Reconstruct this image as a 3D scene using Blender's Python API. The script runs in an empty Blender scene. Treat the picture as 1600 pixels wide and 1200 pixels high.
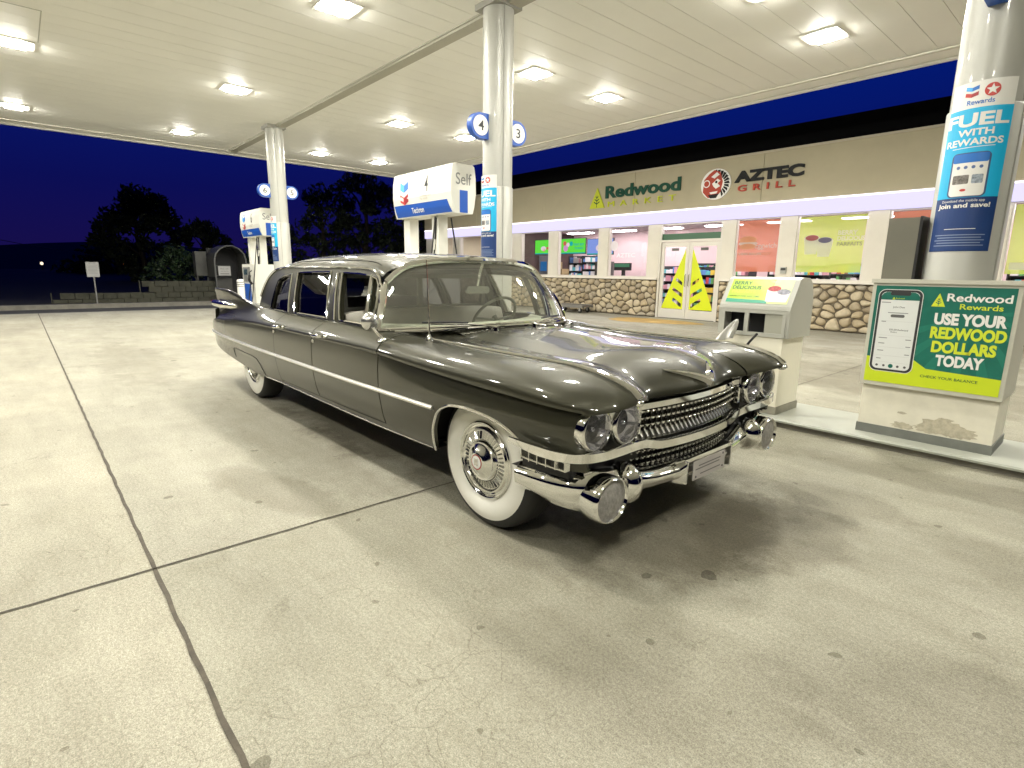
import bpy, bmesh, math, random
import numpy as np
from mathutils import Vector, Matrix
from mathutils.geometry import delaunay_2d_cdt
random.seed(7)
PI = math.pi
R = math.radians
scene = bpy.context.scene
COL = scene.collection

# ------------------------------------------------------------------ camera
CAM_H = 1.31488
yaw, pitch, roll = R(138.4248), R(-11.549), R(0.7722)
fw = Vector((math.cos(yaw) * math.cos(pitch), math.sin(yaw) * math.cos(pitch), math.sin(pitch)))
rt = Vector((math.sin(yaw), -math.cos(yaw), 0.0))
up = rt.cross(fw)
r2 = rt * math.cos(roll) + up * math.sin(roll)
u2 = up * math.cos(roll) - rt * math.sin(roll)
cam_d = bpy.data.cameras.new('camera')
cam = bpy.data.objects.new('camera', cam_d)
COL.objects.link(cam)
mw = Matrix.Identity(4)
for i in range(3):
    mw[i][0], mw[i][1], mw[i][2] = r2[i], u2[i], -fw[i]
mw[2][3] = CAM_H
cam.matrix_world = mw
cam_d.sensor_width = 36.0
cam_d.sensor_fit = 'HORIZONTAL'
cam_d.lens = 858.4258 / 1600 * 36
cam_d.clip_start = 0.05
cam_d.clip_end = 2000
scene.camera = cam

# ------------------------------------------------------------------ dusk sky
world = bpy.data.worlds.new('World')
scene.world = world
world.use_nodes = True
wn, wl = world.node_tree.nodes, world.node_tree.links
for n in list(wn):
    wn.remove(n)
wo = wn.new('ShaderNodeOutputWorld')
bg = wn.new('ShaderNodeBackground')
tc = wn.new('ShaderNodeTexCoord')
sx = wn.new('ShaderNodeSeparateXYZ')
cr = wn.new('ShaderNodeValToRGB')
cr.color_ramp.elements[0].position = 0.0
cr.color_ramp.elements[0].color = (0.0090, 0.0045, 0.062, 1)
cr.color_ramp.elements[1].position = 0.55
cr.color_ramp.elements[1].color = (0.0005, 0.016, 0.21, 1)
e = cr.color_ramp.elements.new(0.12)
e.color = (0.0035, 0.0045, 0.088, 1)
e = cr.color_ramp.elements.new(0.28)
e.color = (0.0008, 0.0095, 0.160, 1)
wl.new(tc.outputs['Generated'], sx.inputs[0])
wl.new(sx.outputs['Z'], cr.inputs[0])
# the afterglow lies beyond the store and the road; the sky on the other side is nearly night
dotp = wn.new('ShaderNodeVectorMath')
dotp.operation = 'DOT_PRODUCT'
dotp.inputs[1].default_value = (-0.75, 0.66, 0.0)
wl.new(tc.outputs['Generated'], dotp.inputs[0])
mrg = wn.new('ShaderNodeMapRange')
mrg.interpolation_type = 'SMOOTHSTEP'
mrg.inputs[1].default_value = 0.02
mrg.inputs[2].default_value = 0.60
mrg.inputs[3].default_value = 0.07
mrg.inputs[4].default_value = 1.0
wl.new(dotp.outputs['Value'], mrg.inputs[0])
wl.new(mrg.outputs[0], bg.inputs[1])
wl.new(cr.outputs[0], bg.inputs[0])
wl.new(bg.outputs[0], wo.inputs[0])

scene.view_settings.view_transform = 'Standard'
scene.view_settings.look = 'None'
scene.view_settings.gamma = 1.0
scene.view_settings.exposure = 0.0
scene.cycles.max_bounces = 10
scene.cycles.glossy_bounces = 6
scene.cycles.diffuse_bounces = 4
scene.cycles.transmission_bounces = 8
scene.cycles.transparent_max_bounces = 16
scene.cycles.sample_clamp_indirect = 6.0
scene.cycles.use_denoising = True
LAMP = 415.0          # radiance of the canopy LED lenses

# ------------------------------------------------------------------ materials
MATS = {}


def nt(name):
    m = bpy.data.materials.new(name)
    m.use_nodes = True
    n, l = m.node_tree.nodes, m.node_tree.links
    for q in list(n):
        n.remove(q)
    o = n.new('ShaderNodeOutputMaterial')
    return m, n, l, o


def mat(name, col, rough=0.5, metal=0.0, coat=0.0, noise=0.0, nscale=6.0, spec=0.5, bump=0.0, bscale=80.0, grime=None, stretch=None):
    """Principled surface; noise = relative colour variation, bump = fine relief."""
    if name in MATS:
        return MATS[name]
    m, n, l, o = nt(name)
    b = n.new('ShaderNodeBsdfPrincipled')
    b.inputs['Base Color'].default_value = (*col, 1)
    b.inputs['Roughness'].default_value = rough
    b.inputs['Metallic'].default_value = metal
    b.inputs['Specular IOR Level'].default_value = spec
    if coat:
        b.inputs['Coat Weight'].default_value = coat
        b.inputs['Coat Roughness'].default_value = 0.03
    g = n.new('ShaderNodeTexCoord')
    if noise:
        t = n.new('ShaderNodeTexNoise')
        t.inputs['Scale'].default_value = nscale
        t.inputs['Detail'].default_value = 6
        t.inputs['Roughness'].default_value = 0.65
        if stretch:
            mp = n.new('ShaderNodeMapping')
            mp.inputs['Scale'].default_value = stretch
            l.new(g.outputs['Object'], mp.inputs[0])
            l.new(mp.outputs[0], t.inputs['Vector'])
        else:
            l.new(g.outputs['Object'], t.inputs['Vector'])
        c = n.new('ShaderNodeValToRGB')
        lo = grime or tuple(v * (1 - noise) for v in col)
        c.color_ramp.elements[0].position = 0.32
        c.color_ramp.elements[0].color = (*lo, 1)
        c.color_ramp.elements[1].position = 0.68
        c.color_ramp.elements[1].color = (*tuple(min(1, v * (1 + noise * 0.5)) for v in col), 1)
        l.new(t.outputs['Fac'], c.inputs[0])
        l.new(c.outputs[0], b.inputs['Base Color'])
        rr = n.new('ShaderNodeMapRange')
        rr.inputs[3].default_value = max(0, rough - 0.08)
        rr.inputs[4].default_value = min(1, rough + 0.08)
        l.new(t.outputs['Fac'], rr.inputs[0])
        l.new(rr.outputs[0], b.inputs['Roughness'])
    if bump:
        t2 = n.new('ShaderNodeTexNoise')
        t2.inputs['Scale'].default_value = bscale
        t2.inputs['Detail'].default_value = 5
        l.new(g.outputs['Object'], t2.inputs['Vector'])
        bp = n.new('ShaderNodeBump')
        bp.inputs['Strength'].default_value = bump
        bp.inputs['Distance'].default_value = 0.01
        l.new(t2.outputs['Fac'], bp.inputs['Height'])
        l.new(bp.outputs[0], b.inputs['Normal'])
    l.new(b.outputs[0], o.inputs[0])
    MATS[name] = m
    return m


def emit(name, col, strength):
    if name in MATS:
        return MATS[name]
    m, n, l, o = nt(name)
    e_ = n.new('ShaderNodeEmission')
    e_.inputs[0].default_value = (*col, 1)
    e_.inputs[1].default_value = strength
    l.new(e_.outputs[0], o.inputs[0])
    MATS[name] = m
    return m


def facing_fresnel(n, l, ior):
    """Schlick reflectance that treats both faces of a thin pane alike"""
    g = n.new('ShaderNodeNewGeometry')
    d = n.new('ShaderNodeVectorMath')
    d.operation = 'DOT_PRODUCT'
    l.new(g.outputs['Incoming'], d.inputs[0])
    l.new(g.outputs['Normal'], d.inputs[1])
    a = n.new('ShaderNodeMath'); a.operation = 'ABSOLUTE'
    l.new(d.outputs['Value'], a.inputs[0])
    s = n.new('ShaderNodeMath'); s.operation = 'SUBTRACT'
    s.inputs[0].default_value = 1.0
    s.use_clamp = True
    l.new(a.outputs[0], s.inputs[1])
    p = n.new('ShaderNodeMath'); p.operation = 'POWER'
    l.new(s.outputs[0], p.inputs[0])
    p.inputs[1].default_value = 5.0
    r0 = ((ior - 1) / (ior + 1)) ** 2 * 1.8
    m = n.new('ShaderNodeMath'); m.operation = 'MULTIPLY_ADD'
    l.new(p.outputs[0], m.inputs[0])
    m.inputs[1].default_value = 1 - r0
    m.inputs[2].default_value = r0
    return m.outputs[0]


def glass(name, tint=(1, 1, 1), ior=1.5, rough=0.0, haze=0.0, hazecol=(0.8, 0.8, 0.75)):
    """thin pane: tinted see-through plus a Fresnel mirror, optional haze paints in a pale sheen"""
    if name in MATS:
        return MATS[name]
    m, n, l, o = nt(name)
    t = n.new('ShaderNodeBsdfTransparent')
    t.inputs[0].default_value = (*tint, 1)
    g = n.new('ShaderNodeBsdfGlossy')
    g.inputs['Roughness'].default_value = rough
    mx = n.new('ShaderNodeMixShader')
    l.new(facing_fresnel(n, l, ior), mx.inputs[0])
    l.new(t.outputs[0], mx.inputs[1])
    l.new(g.outputs[0], mx.inputs[2])
    last = mx
    if haze:
        d = n.new('ShaderNodeBsdfDiffuse')
        d.inputs[0].default_value = (*hazecol, 1)
        m2 = n.new('ShaderNodeMixShader')
        m2.inputs[0].default_value = haze
        l.new(mx.outputs[0], m2.inputs[1])
        l.new(d.outputs[0], m2.inputs[2])
        last = m2
    l.new(last.outputs[0], o.inputs[0])
    MATS[name] = m
    return m


# ------------------------------------------------------------------ mesh helpers
class MB:
    def __init__(s):
        s.v, s.f, s.mi, s.mats, s.sm = [], [], [], [], []
        s.cur = 0
        s.smooth = False

    def use(s, m, smooth=None):
        if m not in s.mats:
            s.mats.append(m)
        s.cur = s.mats.index(m)
        if smooth is not None:
            s.smooth = smooth
        return s

    def face(s, idx):
        s.f.append(tuple(idx)); s.mi.append(s.cur); s.sm.append(s.smooth)

    def poly(s, pts):
        b = len(s.v)
        s.v += [tuple(p) for p in pts]
        s.face(range(b, b + len(pts)))

    def box(s, x0, x1, y0, y1, z0, z1):
        b = len(s.v)
        s.v += [(x, y, z) for z in (z0, z1) for y in (y0, y1) for x in (x0, x1)]
        for q in ((0, 2, 3, 1), (4, 5, 7, 6), (0, 1, 5, 4), (2, 6, 7, 3), (0, 4, 6, 2), (1, 3, 7, 5)):
            s.face([b + i for i in q])
        return s

    def grid(s, rows, close_u=False, close_v=False):
        """rows: list of equal-length point lists"""
        b = len(s.v)
        nr, nc = len(rows), len(rows[0])
        for r in rows:
            s.v += [tuple(p) for p in r]
        for i in range(nr if close_v else nr - 1):
            for j in range(nc if close_u else nc - 1):
                i2, j2 = (i + 1) % nr, (j + 1) % nc
                s.face((b + i * nc + j, b + i * nc + j2, b + i2 * nc + j2, b + i2 * nc + j))
        return s

    def prism(s, pts, fn):
        """pts 2-D outline (ccw); fn(u, v, k) -> 3-D for k = 0 (front), 1 (back)"""
        n = len(pts)
        b = len(s.v)
        s.v += [tuple(fn(u, v, 0)) for u, v in pts] + [tuple(fn(u, v, 1)) for u, v in pts]
        s.face(range(b, b + n))
        s.face(list(range(b + 2 * n - 1, b + n - 1, -1)))
        for i in range(n):
            j = (i + 1) % n
            s.face((b + j, b + i, b + n + i, b + n + j))
        return s

    def lathe(s, prof, org=(0, 0, 0), ax='z', seg=32, sy=1.0):
        """prof: (radius, height) pairs about an axis"""
        rows = []
        for r, h in prof:
            row = []
            for k in range(seg):
                a = 2 * PI * k / seg
                c, d = r * math.cos(a), r * math.sin(a) * sy
                if ax == 'z':
                    p = (c, d, h)
                elif ax == 'x':
                    p = (h, c, d)
                else:
                    p = (d, h, c)
                row.append((org[0] + p[0], org[1] + p[1], org[2] + p[2]))
            rows.append(row)
        s.grid(rows, close_u=True)
        return s

    def cyl(s, org, r, h, ax='z', seg=24, r2=None):
        r2 = r if r2 is None else r2
        s.lathe([(1e-4, 0), (r, 0), (r2, h), (1e-4, h)], org, ax, seg)
        return s

    def tube(s, path, r, seg=8, closed=False, prof=None, up=None):
        """sweep a round (or given) profile along a path"""
        P = [Vector(p) for p in path]
        n = len(P)
        rows = []
        N = None
        for i in range(n):
            if closed:
                t = (P[(i + 1) % n] - P[i - 1]).normalized()
            else:
                t = (P[min(i + 1, n - 1)] - P[max(i - 1, 0)]).normalized()
            if up is not None:
                N = Vector(up) - t * t.dot(Vector(up))
                N.normalize()
            elif N is None:
                a = Vector((0, 0, 1)) if abs(t.z) < 0.9 else Vector((1, 0, 0))
                N = (a - t * t.dot(a)).normalized()
            else:
                N = (N - t * t.dot(N)).normalized()
            B = t.cross(N)
            rr = r[i] if isinstance(r, (list, tuple)) else r
            if prof:
                rows.append([P[i] + B * a * rr + N * b_ * rr for a, b_ in prof])
            else:
                rows.append([P[i] + (N * math.cos(2 * PI * k / seg) + B * math.sin(2 * PI * k / seg)) * rr for k in range(seg)])
        b = len(s.v)
        s.grid(rows, close_u=True, close_v=closed)
        if not closed:
            m_ = len(rows[0])
            s.face(list(range(b + m_ - 1, b - 1, -1)))
            s.face(list(range(b + (n - 1) * m_, b + n * m_)))
        return s

    def ell(s, c, r, seg=20, rings=12, rot=None):
        rows = []
        for i in range(rings + 1):
            t = PI * i / rings
            row = []
            for k in range(seg):
                a = 2 * PI * k / seg
                p = Vector((r[0] * math.cos(t), r[1] * math.sin(t) * math.cos(a), r[2] * math.sin(t) * math.sin(a)))
                if rot is not None:
                    p = rot @ p
                row.append((c[0] + p.x, c[1] + p.y, c[2] + p.z))
            rows.append(row)
        s.grid(rows, close_u=True)
        return s

    def mirror_y(s):
        """append the mirror image in the plane y = 0"""
        b, nf = len(s.v), len(s.f)
        s.v += [(x, -y, z) for x, y, z in s.v]
        for i in range(nf):
            s.f.append(tuple(b + k for k in reversed(s.f[i])))
            s.mi.append(s.mi[i]); s.sm.append(s.sm[i])
        return s

    def build(s, name, m=None, parent=None, loc=None, smooth=None, angle=None, merge=False):
        me = bpy.data.meshes.new(name)
        me.from_pydata([tuple(p) for p in s.v], [], s.f)
        if s.mats:
            for q in s.mats:
                me.materials.append(q)
            me.polygons.foreach_set('material_index', s.mi)
        elif m:
            me.materials.append(m)
        sm = s.sm if smooth is None else [smooth] * len(s.f)
        me.polygons.foreach_set('use_smooth', sm)
        me.validate()
        if merge or any(sm):
            bm = bmesh.new()
            bm.from_mesh(me)
            if merge:
                bmesh.ops.remove_doubles(bm, verts=bm.verts, dist=1e-5)
            bmesh.ops.recalc_face_normals(bm, faces=bm.faces)
            bm.to_mesh(me)
            bm.free()
        me.update()
        if any(sm):
            me.set_sharp_from_angle(angle=R(angle or 40))
        o = bpy.data.objects.new(name, me)
        COL.objects.link(o)
        if parent:
            o.parent = parent
        if loc:
            o.location = loc
        return o


def tag(o, label, cat, group=None):
    o['label'] = label
    o['category'] = cat
    if group:
        o['group'] = group
    return o


def thing(name, label, cat, loc=(0, 0, 0), rz=0.0, group=None):
    o = bpy.data.objects.new(name, None)
    COL.objects.link(o)
    o.location = loc
    o.rotation_euler = (0, 0, rz)
    o.empty_display_size = 0.2
    return tag(o, label, cat, group)


def copy_tree(o, parent=None):
    c = o.copy()
    COL.objects.link(c)
    if parent:
        c.parent = parent
    for ch in [k for k in bpy.data.objects if k.parent == o]:
        copy_tree(ch, c)
    return c


AX = {'-y': Matrix.Rotation(PI / 2, 4, 'X'),
      '+x': Matrix.Rotation(PI / 2, 4, 'Z') @ Matrix.Rotation(PI / 2, 4, 'X')}
TEXT_CACHE = {}


def glyphs(body, size, bold=0.0, align='CENTER', spacing=1.0, extrude=0.0):
    cu = bpy.data.curves.new('lettering', 'FONT')
    cu.body = body
    cu.size = size
    cu.offset = bold * size
    cu.align_x = align
    cu.align_y = 'CENTER'
    cu.space_character = spacing
    cu.extrude = extrude
    cu.resolution_u = 4
    o = bpy.data.objects.new('lettering', cu)
    COL.objects.link(o)
    bpy.context.view_layer.update()
    me = bpy.data.meshes.new_from_object(o.evaluated_get(bpy.context.evaluated_depsgraph_get()))
    vs = [tuple(v.co) for v in me.vertices]
    fs = [tuple(p.vertices) for p in me.polygons]
    bpy.data.objects.remove(o)
    bpy.data.curves.remove(cu)
    bpy.data.meshes.remove(me)
    return vs, fs


def text_mb(mb, body, size, fn, m, bold=0.0, at=(0, 0), width=None, align='CENTER', spacing=1.0, extrude=0.0, height=None):
    """adds lettering to mb; fn(u, v, d) maps the sign plane to 3-D; width/height = exact extents"""
    vs, fs = glyphs(body, size, bold, align, spacing, extrude)
    if not vs:
        return
    xs = [p[0] for p in vs]; ys = [p[1] for p in vs]
    w, h = max(xs) - min(xs), max(ys) - min(ys)
    kx = width / w if width else 1.0
    ky = height / h if height else kx
    cx = (max(xs) + min(xs)) / 2 if align == 'CENTER' else (min(xs) if align == 'LEFT' else max(xs))
    cy = (max(ys) + min(ys)) / 2
    mb.use(m)
    step = getattr(fn, 'slab', None)
    if step:
        P2 = [(at[0] + (x - cx) * kx, at[1] + (y - cy) * ky) for x, y, z in vs]
        for f in fs:
            for k in range(1, len(f) - 1):
                for q in slabs([P2[f[0]], P2[f[k]], P2[f[k + 1]]], step):
                    mb.poly([fn(u, v, 0) for u, v in q])
        return
    b = len(mb.v)
    mb.v += [tuple(fn(at[0] + (x - cx) * kx, at[1] + (y - cy) * ky, z)) for x, y, z in vs]
    for f in fs:
        mb.face([b + i for i in f])


def pchip(xs, ys):
    xs = np.asarray(xs, float); ys = np.asarray(ys, float)
    h = np.diff(xs); d = np.diff(ys) / h
    m = np.zeros(len(xs))
    m[0], m[-1] = d[0], d[-1]
    for i in range(1, len(xs) - 1):
        if d[i - 1] * d[i] > 0:
            w1, w2 = 2 * h[i] + h[i - 1], h[i] + 2 * h[i - 1]
            m[i] = (w1 + w2) / (w1 / d[i - 1] + w2 / d[i])

    def f(x):
        x = min(max(x, xs[0]), xs[-1])
        i = min(max(int(np.searchsorted(xs, x)) - 1, 0), len(xs) - 2)
        t = (x - xs[i]) / h[i]
        return float((1 + 2 * t) * (1 - t) ** 2 * ys[i] + t * (1 - t) ** 2 * h[i] * m[i] + t * t * (3 - 2 * t) * ys[i + 1] + t * t * (t - 1) * h[i] * m[i + 1])
    return f


def smooth_path(pts, n=6):
    """Catmull-Rom through 3-D points"""
    P = [Vector(p) for p in pts]
    out = []
    for i in range(len(P) - 1):
        a = P[i - 1] if i > 0 else P[i] * 2 - P[i + 1]
        b, c = P[i], P[i + 1]
        d = P[i + 2] if i + 2 < len(P) else P[i + 1] * 2 - P[i]
        for k in range(n):
            t = k / n
            out.append(0.5 * ((2 * b) + (c - a) * t + (2 * a - 5 * b + 4 * c - d) * t * t + (3 * b - a - 3 * c + d) * t ** 3))
    out.append(P[-1])
    return out


def rrect(w, h, r, n=5, cx=0.0, cy=0.0):
    pts = []
    for qx, qy, a0 in ((1, 1, 0), (-1, 1, 90), (-1, -1, 180), (1, -1, 270)):
        for k in range(n + 1):
            a = R(a0 + 90 * k / n)
            pts.append((cx + qx * (w / 2 - r) + r * math.cos(a), cy + qy * (h / 2 - r) + r * math.sin(a)))
    return pts


def disc(r, n=32, cx=0.0, cy=0.0, ky=1.0):
    return [(cx + r * math.cos(2 * PI * k / n), cy + r * ky * math.sin(2 * PI * k / n)) for k in range(n)]


def slabs(poly, step):
    """cut a convex outline into narrow upright strips (for curved signs)"""
    lo, hi = min(p[0] for p in poly), max(p[0] for p in poly)
    out = []
    k0, k1 = math.floor(lo / step), math.ceil(hi / step)
    for k in range(k0, k1):
        q = list(poly)
        for lim, sg in ((k * step, 1), ((k + 1) * step, -1)):
            r = []
            for i in range(len(q)):
                a, b = q[i], q[(i + 1) % len(q)]
                da, db = (a[0] - lim) * sg, (b[0] - lim) * sg
                if da >= 0:
                    r.append(a)
                if da * db < 0:
                    t = da / (da - db)
                    r.append((a[0] + (b[0] - a[0]) * t, a[1] + (b[1] - a[1]) * t))
            q = r
            if len(q) < 3:
                break
        if len(q) >= 3:
            out.append(q)
    return out


def flat(mb, pts, fn, d, m):
    mb.use(m)
    step = getattr(fn, 'slab', None)
    for q in (slabs(pts, step) if step else [pts]):
        mb.poly([fn(u, v, d) for u, v in q])


white = mat('white_paint', (0.78, 0.77, 0.72), 0.4, noise=0.05, nscale=3)
cream = mat('cream_panel', (0.74, 0.72, 0.62), 0.45, noise=0.06, nscale=2)
chrome = mat('chrome', (0.88, 0.88, 0.87), 0.055, 1.0)
chrome_worn = mat('worn_chrome', (0.72, 0.72, 0.70), 0.16, 1.0, noise=0.12, nscale=20)
black = mat('black_plastic', (0.012, 0.012, 0.013), 0.45)
rubber = mat('rubber', (0.018, 0.018, 0.018), 0.7, noise=0.2, nscale=30)
dkgrey = mat('dark_grey_paint', (0.12, 0.12, 0.10), 0.5, noise=0.1, nscale=10)
grey = mat('grey_paint', (0.36, 0.355, 0.32), 0.5, noise=0.06, nscale=4)
ink = mat('black_ink', (0.03, 0.03, 0.032), 0.5)

# ================================================================== GROUND
def structure(o):
    o['kind'] = 'structure'
    return o


def ground_mat():
    m, n, l, o = nt('concrete_forecourt')
    b = n.new('ShaderNodeBsdfPrincipled')
    g = n.new('ShaderNodeNewGeometry')

    def noise(scale, detail=5, rough=0.6, vec=None):
        t = n.new('ShaderNodeTexNoise')
        t.inputs['Scale'].default_value = scale
        t.inputs['Detail'].default_value = detail
        t.inputs['Roughness'].default_value = rough
        l.new(vec or g.outputs['Position'], t.inputs['Vector'])
        return t.outputs['Fac']

    def ramp(src, p0, p1, c0=(0, 0, 0), c1=(1, 1, 1)):
        c = n.new('ShaderNodeValToRGB')
        c.color_ramp.elements[0].position = p0
        c.color_ramp.elements[1].position = p1
        c.color_ramp.elements[0].color = (*c0, 1)
        c.color_ramp.elements[1].color = (*c1, 1)
        l.new(src, c.inputs[0])
        return c.outputs[0]

    def mix(a, b_, fac, mode='MULTIPLY'):
        x = n.new('ShaderNodeMix')
        x.data_type = 'RGBA'
        x.blend_type = mode
        for s_, i in ((a, 6), (b_, 7)):
            if isinstance(s_, tuple):
                x.inputs[i].default_value = (*s_, 1)
            else:
                l.new(s_, x.inputs[i])
        if isinstance(fac, (int, float)):
            x.inputs[0].default_value = fac
        else:
            l.new(fac, x.inputs[0])
        return x.outputs[2]

    def mapped(sc, rz=0.0, off=(0, 0, 0)):
        p = n.new('ShaderNodeMapping')
        p.inputs['Scale'].default_value = sc
        p.inputs['Rotation'].default_value = (0, 0, rz)
        p.inputs['Location'].default_value = off
        l.new(g.outputs['Position'], p.inputs[0])
        return p.outputs[0]

    def math_(op, a, b_=None, c_=None):
        q = n.new('ShaderNodeMath')
        q.operation = op
        q.use_clamp = op in ('MULTIPLY',)
        for i, s_ in enumerate((a, b_, c_)):
            if s_ is None:
                continue
            if isinstance(s_, (int, float)):
                q.inputs[i].default_value = s_
            else:
                l.new(s_, q.inputs[i])
        return q.outputs[0]
    # base tone, sand-coloured, drifting between grey and warm
    col = ramp(noise(0.55, 6, 0.6), 0.30, 0.72, (0.340, 0.328, 0.272), (0.450, 0.434, 0.362))
    # the slabs were poured at different times
    sp_ = n.new('ShaderNodeSeparateXYZ')
    l.new(g.outputs['Position'], sp_.inputs[0])
    s1 = math_('GREATER_THAN', sp_.outputs['Y'], 0.295)
    s2 = math_('GREATER_THAN', sp_.outputs['X'], -2.72)
    col = mix(col, (0.93, 0.93, 0.91), math_('MULTIPLY', s1, s2))
    col = mix(col, (1.04, 1.03, 1.01), math_('SUBTRACT', 1.0, s1))
    # broom / traffic streaks along the lanes
    col = mix(col, ramp(noise(1.0, 6, 0.7, mapped((0.5, 2.6, 1), R(4))), 0.34, 0.62, (0.80, 0.79, 0.77), (1.05, 1.05, 1.05)), 0.8)
    # mid mottling
    col = mix(col, ramp(noise(3.4, 7, 0.72), 0.36, 0.60, (0.80, 0.79, 0.75), (1.04, 1.04, 1.04)), 0.45)
    # fine aggregate
    col = mix(col, ramp(noise(75, 5, 0.8), 0.36, 0.64, (0.62, 0.61, 0.58), (1.18, 1.18, 1.17)), 0.8)
    col = mix(col, ramp(noise(230, 3, 0.8), 0.36, 0.62, (0.52, 0.52, 0.50), (1.26, 1.26, 1.26)), 0.9)
    # hairline map cracks
    dist = n.new('ShaderNodeMixRGB')
    dist.inputs[0].default_value = 0.16
    l.new(g.outputs['Position'], dist.inputs[1])
    nz = n.new('ShaderNodeTexNoise')
    nz.inputs['Scale'].default_value = 4
    nz.inputs['Detail'].default_value = 4
    l.new(g.outputs['Position'], nz.inputs['Vector'])
    l.new(nz.outputs['Color'], dist.inputs[2])
    vo = n.new('ShaderNodeTexVoronoi')
    vo.feature = 'DISTANCE_TO_EDGE'
    vo.inputs['Scale'].default_value = 8
    l.new(dist.outputs[0], vo.inputs['Vector'])
    crack = ramp(vo.outputs['Distance'], 0.0, 0.016, (0.55, 0.54, 0.50), (1, 1, 1))
    crack = mix((1, 1, 1), crack, ramp(noise(0.75, 4), 0.46, 0.66), 'MIX')
    col = mix(col, crack, 0.9)
    # dropped gum and old drips: sparse dark spots
    for sc, thr, seed, dk in ((2.1, 0.09, 3.1, 0.42), (4.2, 0.12, 9.7, 0.48), (9.0, 0.16, 5.3, 0.55)):
        v2 = n.new('ShaderNodeTexVoronoi')
        v2.inputs['Scale'].default_value = sc
        wob = n.new('ShaderNodeMixRGB')
        wob.inputs[0].default_value = 0.13
        l.new(mapped((1, 1, 1), 0.6, (seed, seed, 0)), wob.inputs[1])
        l.new(nz.outputs['Color'], wob.inputs[2])
        l.new(wob.outputs[0], v2.inputs['Vector'])
        keep = n.new('ShaderNodeSeparateColor')
        l.new(v2.outputs['Color'], keep.inputs[0])
        size = math_('MULTIPLY', keep.outputs[0], thr)
        on = math_('GREATER_THAN', keep.outputs[1], 0.66)
        inside = math_('LESS_THAN', v2.outputs['Distance'], size)
        col = mix(col, (dk, dk * 0.97, dk * 0.9), math_('MULTIPLY', math_('MULTIPLY', inside, on), 0.85))
    # oil blotches with tide marks; around the car they also paint in its shadow
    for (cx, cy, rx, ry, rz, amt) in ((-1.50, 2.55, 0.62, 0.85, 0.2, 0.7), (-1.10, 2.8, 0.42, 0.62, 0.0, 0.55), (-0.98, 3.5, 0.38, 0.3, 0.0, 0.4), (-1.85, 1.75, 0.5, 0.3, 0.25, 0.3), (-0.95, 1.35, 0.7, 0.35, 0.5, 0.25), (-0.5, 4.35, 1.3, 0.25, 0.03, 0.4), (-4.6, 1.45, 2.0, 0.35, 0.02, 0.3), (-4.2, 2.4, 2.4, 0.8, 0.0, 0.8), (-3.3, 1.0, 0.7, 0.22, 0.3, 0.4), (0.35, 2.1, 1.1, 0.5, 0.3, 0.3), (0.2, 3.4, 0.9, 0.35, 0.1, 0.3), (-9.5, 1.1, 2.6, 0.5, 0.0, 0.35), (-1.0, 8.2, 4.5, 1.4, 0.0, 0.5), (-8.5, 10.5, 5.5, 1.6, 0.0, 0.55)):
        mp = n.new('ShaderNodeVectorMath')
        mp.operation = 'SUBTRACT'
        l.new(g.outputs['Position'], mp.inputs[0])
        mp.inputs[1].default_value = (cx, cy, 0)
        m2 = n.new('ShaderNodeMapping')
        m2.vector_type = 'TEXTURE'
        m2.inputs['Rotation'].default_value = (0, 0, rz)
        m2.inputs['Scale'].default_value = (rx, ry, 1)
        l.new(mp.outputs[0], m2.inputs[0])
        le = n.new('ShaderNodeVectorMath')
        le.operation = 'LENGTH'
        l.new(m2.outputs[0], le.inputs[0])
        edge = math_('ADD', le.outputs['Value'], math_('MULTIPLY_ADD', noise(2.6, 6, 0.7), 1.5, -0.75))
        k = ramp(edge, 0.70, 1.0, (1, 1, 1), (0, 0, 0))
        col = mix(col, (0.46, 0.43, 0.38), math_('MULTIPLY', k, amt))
    l.new(col, b.inputs['Base Color'])
    rr = n.new('ShaderNodeMapRange')
    rr.inputs[3].default_value = 0.5
    rr.inputs[4].default_value = 0.85
    l.new(noise(2.0, 5), rr.inputs[0])
    l.new(rr.outputs[0], b.inputs['Roughness'])
    b.inputs['Specular IOR Level'].default_value = 0.35
    bp = n.new('ShaderNodeBump')
    bp.inputs['Strength'].default_value = 0.6
    bp.inputs['Distance'].default_value = 0.006
    l.new(noise(70, 6, 0.75), bp.inputs['Height'])
    l.new(bp.outputs[0], b.inputs['Normal'])
    l.new(b.outputs[0], o.inputs[0])
    return m


asphalt = mat('asphalt', (0.045, 0.045, 0.043), 0.85, noise=0.35, nscale=1.2, bump=0.3, bscale=60)
soil = mat('dark_soil', (0.012, 0.012, 0.009), 0.95, noise=0.5, nscale=1.5)
mb = MB()
mb.poly([(-400, -400, -0.03), (400, -400, -0.03), (400, 400, -0.03), (-400, 400, -0.03)])
structure(mb.build('ground', soil))
mb = MB()
mb.poly([(-22, -60, -0.004), (60, -60, -0.004), (60, 60, -0.004), (-22, 60, -0.004)])
structure(mb.build('road', asphalt))
mb = MB()
mb.poly([(-20.3, -14, 0), (14, -14, 0), (14, 14.6, 0), (-20.3, 14.6, 0)])
structure(mb.build('forecourt_paving', ground_mat()))
# sealed expansion joints
jm = mat('joint_sealant', (0.085, 0.072, 0.052), 0.8, noise=0.45, nscale=14, bump=0.4, bscale=90)
jt = mat('worn_joint', (0.11, 0.098, 0.07), 0.85, noise=0.4, nscale=9)


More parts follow.
